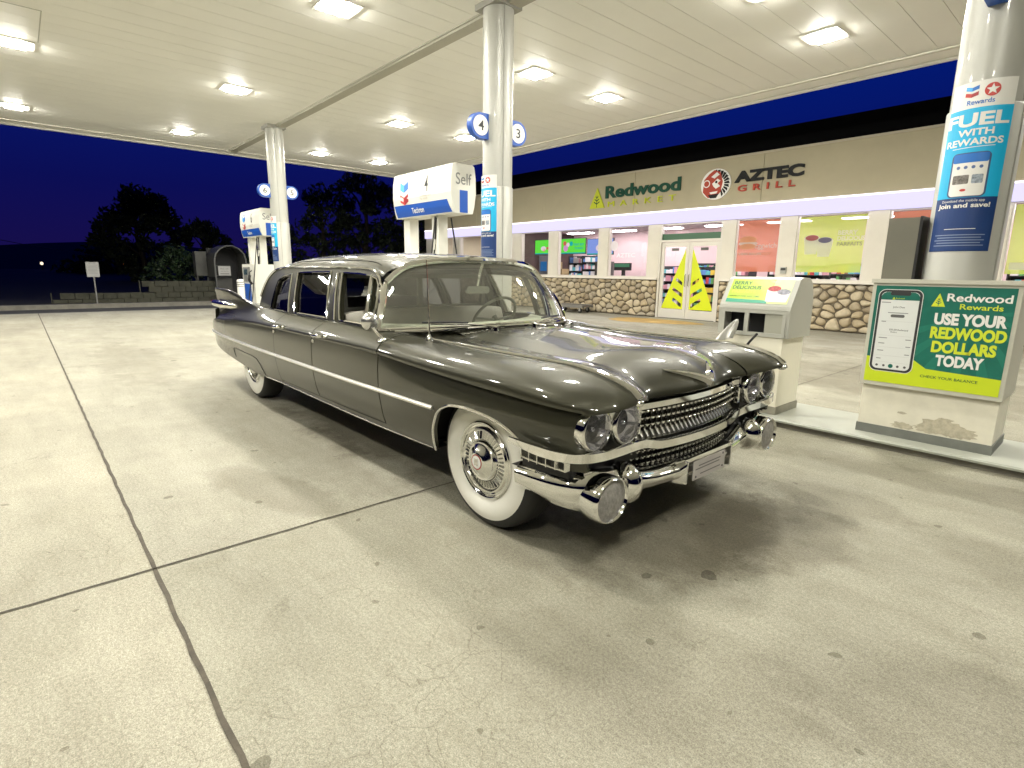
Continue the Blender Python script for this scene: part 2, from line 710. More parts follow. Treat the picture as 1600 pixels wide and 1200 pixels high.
def joint(x0, y0, x1, y1, w, m):
    mb = MB()
    n_ = max(6, int(math.hypot(x1 - x0, y1 - y0) / 0.09))
    d = Vector((x1 - x0, y1 - y0, 0)).normalized()
    p = Vector((-d.y, d.x, 0))
    rows = []
    for i in range(n_ + 1):
        c = Vector((x0, y0, 0.004)).lerp(Vector((x1, y1, 0.004)), i / n_)
        off = 0.002 * math.sin(i * 1.7) + random.uniform(-.0015, .0015)
        ww = w * random.uniform(0.85, 1.15)
        rows.append([c + p * (off - ww / 2), c + p * (off + ww / 2)])
    mb.grid(rows)
    return structure(mb.build('paving_joint', m))


joint(-20.2, 0.293, 13, 0.297, 0.017, jm)
joint(-2.735, -13, -2.70, 4.84, 0.013, jm)
joint(-2.60, 5.7, -2.66, 12.5, 0.012, jt)
joint(-9.2, 0.31, -9.2, 4.84, 0.010, jt)
joint(-14.9, 0.31, -14.9, 12, 0.010, jt)
joint(-20.2, 9.0, 13, 9.0, 0.010, jt)
joint(3.2, -13, 3.2, 4.84, 0.012, jm)
# worn yellow patch by the store doors
ym = mat('worn_yellow_paint', (0.50, 0.33, 0.10), 0.8, noise=0.3, nscale=3)
mb = MB()
pts = []
for k in range(36):
    a = 2 * PI * k / 36
    rr_ = 1 + 0.10 * math.sin(3 * a + 1) + random.uniform(-.05, .05)
    pts.append((-9.1 + 1.35 * rr_ * math.cos(a), 13.3 + 0.75 * rr_ * math.sin(a) + 0.12 * math.cos(a), 0.005))
mb.poly(pts)
structure(mb.build('pavement_marking', ym))

# pump island: a low painted kerb
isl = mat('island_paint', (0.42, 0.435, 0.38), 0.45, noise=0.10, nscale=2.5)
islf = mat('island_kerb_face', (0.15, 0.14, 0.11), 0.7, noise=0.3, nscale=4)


def island(x0, x1):
    mb = MB()
    prof = [(4.885, 0.0), (4.885, 0.046), (4.85, 0.050), (4.845, 0.066), (4.856, 0.078), (4.90, 0.084), (5.60, 0.084), (5.645, 0.078), (5.655, 0.066), (5.65, 0.05), (5.615, 0.046), (5.615, 0.0)]
    n_ = len(prof)
    b = len(mb.v)
    for x in (x0, x1):
        mb.v += [(x, y, z) for y, z in prof]
    for i in range(n_ - 1):
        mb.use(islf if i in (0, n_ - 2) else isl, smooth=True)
        mb.face((b + i, b + i + 1, b + n_ + i + 1, b + n_ + i))
    mb.use(isl, smooth=False)
    mb.face(range(b, b + n_)); mb.face(range(b + 2 * n_ - 1, b + n_ - 1, -1))
    structure(mb.build('island_kerb', angle=35))


island(-9.6, 3.5)
island(-18.2, -13.2)
# far kerb and verge beyond the road strip
kerbm = mat('old_kerb', (0.20, 0.19, 0.16), 0.85, noise=0.3, nscale=3)
mb = MB()
mb.box(-22.4, -22.05, -1.2, 26, -0.03, 0.13)
structure(mb.build('far_kerb', kerbm))
mb = MB()
mb.box(-22.3, -22.0, -14, -1.4, -0.03, 0.08)
structure(mb.build('far_kerb', kerbm))

# ================================================================== CANOPY
ZC = 4.80
soff = mat('soffit_panel', (0.86, 0.85, 0.79), 0.55, noise=0.03, nscale=0.8)
soffg = mat('soffit_groove', (0.42, 0.41, 0.35), 0.7)
trim_m = mat('canopy_trim', (0.66, 0.64, 0.55), 0.5)
beam_m = mat('beam_paint', (0.40, 0.385, 0.32), 0.55, noise=.08, nscale=3)
X0, X1, Y0, Y1 = -19.5, 9.0, -8.7, 11.75  # outer side extended unseen so the chrome reflects soffit, not blue sky
can = thing('fuel_canopy', 'broad flat canopy roof with pale panelled ceiling over the pumps', 'canopy', (0, 0, 0))
mb = MB()
mb.box(X0 + .02, X1 - .02, Y0 + .02, Y1 - .02, ZC + .012, ZC + .9)
mb.build('roof', dkgrey, can)
# soffit planks running across the canopy with thin shadow grooves
mb = MB()
pw = 0.4064
k = 0
x = X0 + 0.55
while x < X1 - 0.55:
    for (ya, yb) in ((Y0 + .55, 5.22), (5.46, Y1 - .56)):
        mb.box(x, min(x + pw - 0.006, X1 - .55), ya, yb, ZC, ZC + 0.012)
    x += pw
mb.build('soffit', soff, can)
mb = MB()
mb.box(X0, X1, Y1 - .52, Y1 - .10, ZC - .008, ZC + .0115)
mb.box(X0, X1, Y0 + .10, Y0 + .52, ZC - .008, ZC + .0115)
mb.box(X0 + .10, X0 + .52, Y0 + .52, Y1 - .52, ZC - .008, ZC + .0115)
mb.build('border_trim', soff, can)
mb = MB()
mb.box(X0, X1, Y1 - .60, Y1 - .52, ZC - .035, ZC - .008)
mb.box(X0 + .52, X0 + .60, Y0 + .6, Y1 - .6, ZC - .030, ZC - .008)
mb.build('soffit_channel', trim_m, can)
mb = MB()
mb.box(X0 - .03, X1, Y1 - .10, Y1 + .02, ZC - .045, ZC + .92)
mb.box(X0 - .03, X1, Y0 - .02, Y0 + .10, ZC - .045, ZC + .92)
mb.box(X0 - .03, X0 + .10, Y0 + .10, Y1 - .10, ZC - .045, ZC + .92)
mb.build('fascia', white, can)
# gutter beam along the column line
mb = MB()
mb.use(beam_m)
mb.box(X0 + .53, X1 - .5, 5.24, 5.44, ZC - .055, ZC + .01)
mb.use(soffg)
mb.box(X0 + .53, X1 - .5, 5.215, 5.24, ZC - .02, ZC + .01)
mb.box(X0 + .53, X1 - .5, 5.44, 5.465, ZC - .02, ZC + .01)
mb.build('gutter_beam', parent=can)
mb = MB()
for (xa, xb, ya, yb) in ((-12.3, -10.8, 0.69, 0.705), (-10.815, -10.8, -0.6, 0.69)):
    mb.box(xa, xb, ya, yb, ZC - .006, ZC)
mb.build('access_hatch', soffg, can)

# ------------------------------------------------------------------ canopy LED lights
lens_m = emit('led_lens', (1.0, 0.968, 0.875), LAMP)
rowname = {-2.9: 'second from the outer canopy side', 0.4: 'nearest the open forecourt', 3.7: 'just before the column row', 7.4: 'just beyond the column row', 9.4: 'closest to the store'}
colname = {-17.36: 'at the far canopy edge', -12.58: 'beyond the middle column', -7.83: 'above the middle pump', -3.72: 'near the poster column', 1.05: 'past the poster column'}
proto = None
for lx in colname:
    for ly in rowname:
        if lx > 0 and ly == 3.7:
            continue    # lamp left out so the ground under the bumper stays dark
        lab = 'square recessed LED light ' + colname[lx] + ', row ' + rowname[ly]
        if proto is None:
            proto = thing('canopy_light', lab, 'ceiling light', (lx, ly, ZC), 0, 'square LED lights in the canopy ceiling')
            m_ = MB()
            m_.box(-.26, .26, -.26, -.17, -.014, 0.0)
            m_.box(-.26, .26, .17, .26, -.014, 0.0)
            m_.box(-.26, -.17, -.17, .17, -.014, 0.0)
            m_.box(.17, .26, -.17, .17, -.014, 0.0)
            m_.build('housing', mat('light_housing', (0.70, 0.69, 0.64), 0.45), proto)
            m_ = MB()
            m_.lathe([(.235, -.0), (.230, -.024), (.20, -.040), (1e-4, -.046)], seg=4)
            q = m_.build('lens', lens_m, proto)
            q.rotation_euler = (0, 0, PI / 4)
        else:
            c = copy_tree(proto)
            c.location = (lx, ly, ZC)
            c['label'] = lab

# ------------------------------------------------------------------ columns
colm = mat('column_paint', (0.45, 0.45, 0.41), 0.40, 0.1, coat=0.15, noise=0.05, nscale=1.5)
seam = mat('column_seam', (0.30, 0.30, 0.27), 0.5)
CY = 5.25
col_lab = {-6.29: 'pale round column behind the long dark car', -15.04: 'pale round column standing before the dark trees', -0.93: 'pale round column rising from the poster cabinet', 7.8: 'pale round column past the poster cabinet'}
proto = None
for cx in col_lab:
    if proto is None:
        proto = thing('canopy_column', col_lab[cx], 'column', (cx, CY, 0.084), 0, 'round columns holding up the canopy')
        m_ = MB().use(colm, True)
        m_.lathe([(.222, 0), (.222, 2.38), (.219, 2.386), (.208, 2.387)], seg=48)
        m_.build('sleeve', parent=proto, angle=30)
        m_ = MB().use(colm, True)
        m_.lathe([(.208, 2.3), (.208, 4.66), (.22, 4.66)], seg=48)
        m_.build('shaft', parent=proto, angle=30)
        m_ = MB()
        for a in (R(-18), R(162)):
            c_, s_ = math.cos(a), math.sin(a)
            m_.tube([(c_ * .222, s_ * .222, .02), (c_ * .222, s_ * .222, 2.38)], .006, 6)
            m_.tube([(c_ * .208, s_ * .208, 2.40), (c_ * .208, s_ * .208, 4.65)], .006, 6)
        m_.build('cladding_seam', seam, proto)
        m_ = MB()
        m_.box(-.225, .225, -.225, .225, 4.64, 4.715)
        m_.build('collar', mat('collar_paint', (0.30, 0.295, 0.26), 0.5), proto)
    else:
        c = copy_tree(proto)
        c.location = (cx, CY, 0.084)
        c['label'] = col_lab[cx]

# ------------------------------------------------------------------ pump number blades
blue_m = mat('sign_blue', (0.012, 0.085, 0.42), 0.4)
sgn_w = mat('sign_white', (0.80, 0.80, 0.76), 0.4)


def number_sign(num, cx, side, where):
    t = thing('number_sign', 'round white %s on a blue blade sign, %s' % (num, where), 'sign', (cx, CY + side * 0.20, 3.24), 0, 'pump number signs on the columns')
    y = side * .135
    pts = [(0.0, -.163)] + [(abs(y) + .163 * math.cos(a), .163 * math.sin(a)) for a in [R(-90 + 180 * k / 24) for k in range(25)]] + [(0.0, .163)]
    if side < 0:
        pts = [(-u, v) for u, v in reversed(pts)]
    m_ = MB()
    m_.prism(pts, lambda u, v, k: (.05 - .10 * k, u, v))
    m_.build('blade', blue_m, t)
    m_ = MB()
    m_.prism(disc(.128, 40, y), lambda u, v, k: (.054 - .108 * k, u, v))
    m_.build('disc', sgn_w, t)
    m_ = MB()
    text_mb(m_, num, .2, lambda u, v, d: (.057, u, v), ink, 0.012, (y, 0), height=.125)
    m_.build('numeral', parent=t)


for cx, a, b, wh in ((-6.29, '4', '3', 'middle column'), (-15.04, '6', '5', 'far column'), (-0.93, '2', '1', 'poster column')):
    number_sign(a, cx, -1, wh)
    number_sign(b, cx, 1, wh)

# ------------------------------------------------------------------ brand marks (on signs)
hb = mat('mark_blue', (0.02, 0.16, 0.55), 0.4)
hl = mat('mark_sky_blue', (0.06, 0.38, 0.80), 0.4)
hr = mat('mark_red', (0.55, 0.05, 0.04), 0.4)
hd = mat('mark_dark_red', (0.36, 0.03, 0.035), 0.4)
navy = mat('poster_navy', (0.014, 0.045, 0.17), 0.4)
cyan = mat('poster_cyan', (0.012, 0.44, 0.76), 0.4)
pw_ = mat('poster_white', (0.80, 0.79, 0.75), 0.4)


def chevrons(mb, fn, cx, cy, w, h, d):
    """blue over red folded chevrons"""
    for i, (top, m1, m2) in enumerate(((h * .5, hl, hb), (-h * .02, hr, hd))):
        band = h * .46
        dip = h * .14
        flat(mb, [(cx - w / 2, cy + top), (cx - w / 2, cy + top - band + dip), (cx, cy + top - band), (cx, cy + top - dip)], fn, d, m1)
        flat(mb, [(cx, cy + top - dip), (cx, cy + top - band), (cx + w / 2, cy + top - band + dip), (cx + w / 2, cy + top)], fn, d, m2)


def star_mark(mb, fn, cx, cy, r, d):
    flat(mb, disc(r, 28, cx, cy), fn, d, hr)
    pts = []
    for k in range(10):
        a = PI / 2 + k * PI / 5
        q = r * (.86 if k % 2 == 0 else .36)
        pts.append((cx + q * math.cos(a), cy + q * math.sin(a)))
    flat(mb, pts, fn, d + .0006, pw_)


def phone_art(mb, fn, cx, cy, w, h, d):
    """small phone picture on the column poster"""
    flat(mb, rrect(w, h, w * .14, 5, cx, cy), fn, d, mat('phone_frame', (0.05, 0.10, 0.22), 0.4))
    flat(mb, rrect(w * .90, h * .95, w * .11, 5, cx, cy), fn, d + .0005, pw_)
    flat(mb, rrect(w * .90, h * .20, w * .05, 3, cx, cy + h * .375), fn, d + .001, hb)
    for k in range(4):
        flat(mb, disc(w * .05, 12, cx - w * .28 + k * w * .19, cy + h * .17), fn, d + .001, mat('icon_blue', (0.10, 0.16, 0.35), 0.5))
    flat(mb, rrect(w * .42, h * .20, .006, 2, cx - w * .18, cy - h * .10), fn, d + .001, mat('photo_grey', (0.22, 0.20, 0.18), 0.5, noise=.7, nscale=60))
    flat(mb, rrect(w * .28, h * .20, .006, 2, cx + w * .24, cy - h * .10), fn, d + .001, mat('photo_pale', (0.35, 0.40, 0.46), 0.5, noise=.6, nscale=50))
    flat(mb, disc(w * .08, 14, cx - w * .08, cy - h * .34, .5), fn, d + .001, hr)


def column_poster(cx, where):
    t = thing('column_poster', 'cyan and navy FUEL WITH REWARDS poster wrapped round the ' + where, 'poster', (cx, CY, 0), 0, 'fuel reward posters on the columns')
    rad = .2245

    def fn(u, v, d):
        a = -PI / 2 + u / rad
        return ((rad + d) * math.cos(a), (rad + d) * math.sin(a), v)

    fn.slab = .02

    def band(mb, u0, u1, v0, v1, d, m):
        mb.use(m)
        n_ = 16
        mb.grid([[fn(u0 + (u1 - u0) * i / n_, v, d) for i in range(n_ + 1)] for v in (v0, v1)])
    W = .190
    m_ = MB()
    band(m_, -W, W, 1.50, 2.62, 0, pw_)
    m_.build('sheet', parent=t)
    m_ = MB()
    band(m_, -W, W, 1.865, 2.45, .0012, cyan)
    m_.build('cyan_panel', parent=t)
    m_ = MB()
    band(m_, -W, W, 1.50, 1.865, .0012, navy)
    m_.build('navy_panel', parent=t)
    m_ = MB()
    f1 = lambda u, v, d: fn(u, v, .002)
    f1.slab = .02
    chevrons(m_, fn, -.055, 2.555, .075, .075, .002)
    star_mark(m_, fn, .055, 2.553, .042, .002)
    text_mb(m_, 'Rewards', .03, f1, hb, .01, (0, 2.487), width=.15)
    m_.build('emblem', parent=t)
    m_ = MB()
    f2 = lambda u, v, d: fn(u, v, .0024)
    f2.slab = .02
    text_mb(m_, 'FUEL', .12, f2, pw_, .035, (-.005, 2.375), width=.36, height=.085)
    text_mb(m_, 'WITH', .07, f2, pw_, .03, (0, 2.293), width=.20, height=.045)
    text_mb(m_, 'REWARDS', .07, f2, pw_, .03, (-.005, 2.232), width=.33, height=.046)
    text_mb(m_, 'Download the mobile app', .03, f2, pw_, .004, (-.01, 1.842), width=.25)
    text_mb(m_, 'Join and save!', .05, f2, pw_, .03, (-.005, 1.808), width=.31, height=.042)
    flat(m_, [(-.12, 2.196), (.12, 2.200), (.12, 2.196), (-.12, 2.192)], fn, .0024, pw_)
    flat(m_, [(-.09, 1.655), (.09, 1.655), (.09, 1.651), (-.09, 1.651)], fn, .0024, pw_)
    for k in range(5):
        zz = 1.615 - k * .018
        wd = .15 - .02 * (k % 2)
        mm = mat('small_print', (0.22, 0.28, 0.42), 0.5)
        mm and flat(m_, [(-wd, zz), (wd, zz), (wd, zz - .006), (-wd, zz - .006)], fn, .0022, mm)
    m_.build('lettering', parent=t)
    m_ = MB()
    phone_art(m_, fn, .0, 2.015, .22, .295, .0022)
    m_.build('phone_picture', parent=t)


column_poster(-0.93, 'column above the poster cabinet')
column_poster(-6.29, 'middle column behind the car')
column_poster(-15.04, 'far column')

# ------------------------------------------------------------------ fuel pumps
pump_m = mat('pump_white', (0.76, 0.75, 0.68), 0.35, coat=.2, noise=.04, nscale=2)
sgrey = mat('steel_grey', (0.45, 0.45, 0.42), 0.35, 0.6, noise=.1, nscale=6)
txtg = mat('grey_ink', (0.24, 0.24, 0.23), 0.5)


def make_pump(num, label, loc):
    t = thing('fuel_pump', label, 'fuel pump', loc, 0, 'fuel pumps with lit-white header signs')
    # header sign: bulging box, tapering downwards
    prof = [(-.17, .0), (-.20, .10), (-.232, .30), (-.225, .52), (-.20, .675), (-.17, .70), (.17, .70), (.20, .675), (.225, .52), (.232, .30), (.20, .10), (.17, .0)]
    hd_ = MB().use(pump_m, False)
    hd_.prism(prof, lambda u, v, k: (.84 - 1.68 * k, u, v + 2.08))
    h = hd_.build('header_sign', parent=t)
    fy = lambda v: -np.interp(v, [0, .10, .30, .52, .675, .70], [.17, .20, .232, .225, .20, .17])
    fr = lambda u, v, d: (u, fy(v) - .003 - d, v + 2.08)
    en = lambda u, v, d: (.843 + d, u, v + 2.08)

    def face_strip(m_, pts, n_=6):
        """quad (u, v) corners bl, br, tr, tl laid on the bulging face"""
        bl, br, tr, tl = pts
        m_.grid([[fr(bl[0] + (tl[0] - bl[0]) * k / n_, bl[1] + (tl[1] - bl[1]) * k / n_, 0), fr(br[0] + (tr[0] - br[0]) * k / n_, br[1] + (tr[1] - br[1]) * k / n_, 0)] for k in range(n_ + 1)])
    m_ = MB().use(blue_m)
    face_strip(m_, ((-.79, .015), (.80, .015), (.72, .20), (-.82, .20)))
    m_.build('blue_band', parent=h)
    m_ = MB().use(blue_m)
    m_.poly([en(-.075, .01, 0), en(.075, .01, 0), en(.075, .33, 0), en(-.075, .33, 0)])
    m_.build('blue_panel', parent=h)
    m_ = MB()
    text_mb(m_, num, .2, lambda u, v, d: fr(u, v, .001), ink, .006, (.18, .48), height=.25)
    text_mb(m_, 'Self', .2, lambda u, v, d: en(u, v, .001), txtg, .006, (.0, .49), width=.29, height=.165)
    text_mb(m_, 'Techron', .1, lambda u, v, d: fr(u, v, .002), pw_, .02, (-.12, .10), width=.36, height=.085)
    mm = mat('faint_ink', (0.5, 0.47, 0.42), 0.5)
    text_mb(m_, 'Unleaded fuels', .05, lambda u, v, d: fr(u, v, .001), mm, .0, (.16, .305), width=.30)
    text_mb(m_, 'Pay inside', .05, lambda u, v, d: fr(u, v, .001), mm, .0, (.10, .255), width=.22)
    text_mb(m_, 'Chevron', .06, lambda u, v, d: fr(u, v, .001), hb, .0, (-.48, .585), width=.25)
    m_.build('lettering', parent=h)
    m_ = MB()
    chevrons(m_, lambda u, v, d: fr(u, v, d), -.48, .375, .25, .37, .001)
    m_.build('emblem', parent=h)
    for x in (-.66, .20):
        m_ = MB()
        m_.box(x - .095, x + .095, -.085, .085, 1.30, 2.08)
        m_.build('post', pump_m, t)
    m_ = MB()
    m_.box(-.72, .32, -.30, .30, .0, 1.34)
    m_.build('cabinet', pump_m, t)
    for s in (-1, 1):
        m_ = MB()
        m_.box(-.62, -.02, s * .302 - .012, s * .302 + .012, .86, 1.26)
        p_ = m_.build('display', sgrey, t)
        m_ = MB()
        m_.box(-.55, -.25, s * .318 - .004, s * .318 + .004, 1.05, 1.20)
        m_.build('screen', mat('pump_screen', (0.05, 0.08, 0.10), 0.15), p_)
        m_ = MB()
        m_.box(-.6, -.05, s * .302 - .01, s * .302 + .01, .10, .80)
        m_.build('panel', blue_m, t)
        # nozzle in its holster and the hose that loops up to the high retractor
        m_ = MB()
        m_.tube(smooth_path([(.15, s * .33, .80), (.16, s * .40, .92), (.15, s * .37, 1.04)], 4), .035, 10)
        m_.tube(smooth_path([(.15, s * .37, 1.04), (.14, s * .36, 1.12), (.13, s * .31, 1.17)], 4), .014, 8)
        m_.build('nozzle', black, t)
        m_ = MB()
        m_.tube(smooth_path([(.16, s * .37, .80), (.22, s * .46, .35), (.28, s * .44, .18), (.33, s * .38, .55), (.33, s * .27, 1.3), (.30, s * .15, 2.06)], 8), .013, 8)
        m_.build('hose', rubber, t)
    m_ = MB()
    m_.use(black)
    m_.tube([(.24, -.095, 2.05), (.22, -.095, 1.82), (.18, -.095, 1.55), (.12, -.098, 1.25)], .014, 6)
    m_.use(pump_m)
    m_.tube([(.205, -.1, 1.72), (.175, -.1, 1.56)], .02, 6)
    m_.build('hose_lead', parent=t)
    m_ = MB()
    m_.box(-.74, .34, -.32, .32, -.002, .06)
    m_.build('plinth', dkgrey, t)
    return t


make_pump('4', 'white fuel pump 4 with Self header, just behind the car roof', (-7.78, 5.14, 0.084))
make_pump('6', 'distant white fuel pump 6 beside the car tail fin', (-16.42, 5.14, 0.084))

# ------------------------------------------------------------------ poster cabinet round the near column
green = mat('poster_green', (0.010, 0.145, 0.105), 0.38, noise=0.18, nscale=5)
lime = mat('poster_lime', (0.56, 0.68, 0.02), 0.4)
lime_t = mat('poster_yellow_green', (0.62, 0.72, 0.04), 0.4)


def tree_mark(mb, fn, cx, cy, w, h, d, m_tri, m_tree):
    """triangle with a branching tree inside"""
    flat(mb, [(cx - w / 2, cy - h / 2), (cx + w / 2, cy - h / 2), (cx, cy + h / 2)], fn, d, m_tri)
    d2 = d + .0008
    b = cy - h * .46
    flat(mb, [(cx - w * .022, b), (cx + w * .022, b), (cx + w * .016, cy + h * .14), (cx - w * .016, cy + h * .14)], fn, d2, m_tree)
    for yy, sp in ((-.28, .21), (-.14, .16), (.0, .10)):
        for s in (-1, 1):
            q = [(cx, cy + yy * h - h * .035), (cx + s * sp * w, cy + yy * h + h * .075), (cx + s * sp * w * .9, cy + yy * h + h * .125), (cx, cy + yy * h + h * .02)]
            flat(mb, q if s > 0 else q[::-1], fn, d2, m_tree)


cab = thing('poster_cabinet', 'cream cabinet with a green Redwood Rewards poster at the column foot', 'cabinet', (-0.955, 5.25, 0.084))
m_ = MB()
m_.box(-.42, .42, -.245, .25, .07, .395)
m_.build('base', mat('scuffed_cream', (0.74, 0.71, 0.59), 0.5, noise=.10, nscale=4), cab)
m_ = MB()
m_.box(-.428, .428, -.253, .258, -.002, .07)
m_.build('plinth', mat('plinth_grey', (0.17, 0.18, 0.16), 0.6, noise=.2, nscale=6), cab)
m_ = MB()
m_.box(-.435, .435, -.285, .28, .395, 1.185)
m_.box(-.445, .445, -.300, .29, 1.185, 1.215)
m_.build('body', mat('cabinet_grey', (0.52, 0.51, 0.43), 0.45, noise=.05, nscale=3), cab)
# dirty scuff patch on the base
m_ = MB()
for cx, cz, rx, rz in ((.13, .14, .14, .055), (.22, .12, .12, .045), (.06, .11, .10, .03), (-.12, .10, .07, .025), (.14, .20, .05, .012), (-.13, .20, .03, .010)):
    pts = []
    for k in range(28):
        a = 2 * PI * k / 28
        q = 1 + random.uniform(-.22, .18)
        pts.append((cx + rx * q * math.cos(a), max(.074, cz + rz * q * math.sin(a))))
    flat(m_, pts, lambda u, v, d: (u, -.2465 - d, v), random.uniform(.0002, .0015), mat('old_paint_scuff', (0.50, 0.46, 0.35), 0.7, noise=.25, nscale=30))
m_.build('scuff_mark', parent=cab)
PW, PZ0, PZ1 = .41, .425, 1.165
fnP = lambda u, v, d: (u, -.2865 - d, v)
pp = MB()
pp.use(green)
pp.poly([fnP(-PW, PZ0, 0), fnP(PW, PZ0, 0), fnP(PW, PZ1, 0), fnP(-PW, PZ1, 0)])
poster = pp.build('poster', parent=cab)
m_ = MB()
ray = mat('poster_ray_green', (0.016, 0.18, 0.125), 0.38)
for k in range(9):
    a0 = R(200 + k * 20); a1 = R(208 + k * 20)
    c0 = (.20, .98)
    L0 = .15
    def clampp(a):
        t = min((PW - c0[0]) / max(1e-6, math.cos(a)) if math.cos(a) > 0 else (-PW - c0[0]) / math.cos(a) if math.cos(a) < 0 else 9,
                (PZ1 - c0[1]) / math.sin(a) if math.sin(a) > 1e-6 else (PZ0 - c0[1]) / math.sin(a) if math.sin(a) < -1e-6 else 9)
        t = min(t, .52)
        return (c0[0] + t * math.cos(a), c0[1] + t * math.sin(a))
    s0 = (c0[0] + L0 * math.cos(a0), c0[1] + L0 * math.sin(a0)); s1 = (c0[0] + L0 * math.cos(a1), c0[1] + L0 * math.sin(a1))
    flat(m_, [s0, clampp(a0), clampp(a1), s1], fnP, .0006, ray)
m_.build('ray_pattern', parent=poster)
m_ = MB()
flat(m_, [(-PW, PZ0), (PW, PZ0), (PW, .545), (-.02, .565), (-.10, .62), (-PW, .62)], fnP, .0012, lime)
m_.build('lime_band', parent=poster)
m_ = MB()
T = lambda s, u, v, w, h, m=pw_, bold=.035: text_mb(m_, s, .1, lambda a, b, d: fnP(a, b, .0022), m, bold, (u, v), width=w, height=h)
T('Redwood', .215, 1.092, .355, .056, pw_, .02)
T('Rewards', .235, 1.030, .235, .038, lime_t, .012)
T('USE YOUR', .185, .938, .405, .085, pw_, .05)
T('REDWOOD', .185, .838, .425, .087, lime_t, .05)
T('DOLLARS', .175, .736, .365, .086, lime_t, .05)
T('TODAY', .165, .638, .275, .084, pw_, .05)
T('CHECK YOUR BALANCE', .12, .510, .335, .020, mat('dark_green_ink', (0.02, 0.12, 0.04), 0.5), .01)
m_.build('lettering', parent=poster)
m_ = MB()
tree_mark(m_, fnP, -.008, 1.072, .082, .095, .0016, lime_t, green)
m_.build('emblem', parent=poster)
m_ = MB()
flat(m_, rrect(.285, .628, .048, 7, -.245, .825), fnP, .0016, pw_)
flat(m_, rrect(.277, .62, .045, 7, -.245, .825), fnP, .0022, ink)
flat(m_, rrect(.245, .588, .034, 7, -.245, .825), fnP, .0028, mat('screen_white', (0.72, 0.74, 0.72), 0.35))
flat(m_, [(-.3675, 1.06), (-.1225, 1.06), (-.1225, 1.088), (-.135, 1.108), (-.155, 1.118), (-.335, 1.118), (-.355, 1.108), (-.3675, 1.088)], fnP, .0034, green)
flat(m_, rrect(.13, .028, .012, 4, -.245, 1.108), fnP, .004, ink)
tree_mark(m_, fnP, -.285, 1.073, .02, .02, .004, lime_t, green)
Ts = lambda s, u, v, w, m=ink: text_mb(m_, s, .02, lambda a, b, d: fnP(a, b, .0036), m, .0, (u, v), width=w)
Ts('Redwood', -.245, 1.073, .055, lime_t)
Ts('John Doe', -.245, 1.005, .075)
Ts('$35.00 Redwood', -.225, .835, .12)
Ts('Dollars', -.255, .818, .04)
flat(m_, rrect(.09, .022, .01, 4, -.245, .94), fnP, .0036, mat('phone_grey', (0.12, 0.12, 0.12), 0.5))
for k, (u, v, w) in enumerate(((-.33, 1.04, .06), (-.245, .963, .13), (-.33, .895, .03), (-.32, .77, .055), (-.155, .765, .035), (-.325, .728, .04), (-.15, .712, .03), (-.325, .672, .04), (-.15, .652, .03), (-.33, .61, .03))):
    flat(m_, [(u - w / 2, v - .003), (u + w / 2, v - .003), (u + w / 2, v + .003), (u - w / 2, v + .003)], fnP, .0036, mat('phone_print', (0.25, 0.26, 0.26), 0.5))
for v in (.90, .79, .70, .635, .585):
    flat(m_, [(-.35, v), (-.14, v), (-.14, v - .0012), (-.35, v - .0012)], fnP, .0034, mat('phone_rule', (0.5, 0.5, 0.5), 0.5))
for k in range(5):
    flat(m_, disc(.016 if k == 2 else .009, 16, -.335 + k * .046, .557), fnP, .0036, green if k == 2 else mat('phone_icon', (0.1 if k == 0 else .45,) * 3, 0.5))
m_.build('phone_picture', parent=poster)
# dark slab standing on the cabinet beside the column
t = thing('display_panel', 'tall dark grey slab box standing on the cabinet by the column', 'panel', (-1.28, 5.22, 1.299))
m_ = MB()
m_.box(-.10, .10, -.13, .17, 0, .455)
m_.build('body', mat('slab_grey', (0.155, 0.15, 0.115), 0.5, noise=.06, nscale=4), t)
m_ = MB()
m_.box(.10, .118, -.135, .175, 0, .462)
m_.build('edge_strip', black, t)

# ------------------------------------------------------------------ rubbish bin with advertising hood
bin_ = thing('litter_bin', 'cream litter bin with a grey hood and lime BERRY DELICIOUS advert', 'litter bin', (-2.30, 5.17, 0.084))
bw = .325
hoodm = mat('hood_grey', (0.40, 0.40, 0.35), 0.45, noise=.04, nscale=4)
creamb = mat('bin_cream', (0.78, 0.75, 0.62), 0.42, noise=.04, nscale=3)
m_ = MB()
m_.box(-.30, .28, -.22, .23, .07, .69)
m_.build('base', creamb, bin_)
m_ = MB()
m_.box(-.31, .29, -.23, .24, -.002, .07)
m_.build('plinth', mat('bin_plinth', (0.26, 0.25, 0.20), 0.6, noise=.15, nscale=8), bin_)
# hood side profile (y, z): vertical front with openings, sloping advert face, rounded top
hp = [(-.225, .69), (-.235, .93), (-.225, .965), (-.08, 1.195), (-.02, 1.215), (.12, 1.21), (.19, 1.16), (.24, 1.02), (.245, .69)]
m_ = MB()
for s in (-1, 1):
    x0, x1 = (-bw, -bw + .03) if s < 0 else (bw - .03, bw)
    m_ = MB()
    m_.prism(hp, lambda u, v, k: (x0 + (x1 - x0) * k, u, v))
    m_.build('hood_side', hoodm, bin_)
m_ = MB().use(hoodm, False)
xi = bw - .03
seq = hp[1:]
for a, b in zip(seq[:-1], seq[1:]):
    m_.poly([(-xi, a[0], a[1]), (xi, a[0], a[1]), (xi, b[0], b[1]), (-xi, b[0], b[1])])
m_.poly([(-xi, -.2, .695), (xi, -.2, .695), (xi, .22, .695), (-xi, .22, .695)])
m_.build('hood', parent=bin_)
m_ = MB().use(hoodm)
yf = -.225
for (xa, xb, za, zb_) in ((-xi, xi, .69, .725), (-xi, xi, .895, .94), (-xi, -.265, .725, .895), (-.075, -.035, .725, .895), (.265, xi, .725, .895)):
    m_.box(xa, xb, yf - .008, yf + .012, za, zb_)
m_.build('front_frame', parent=bin_)
m_ = MB()
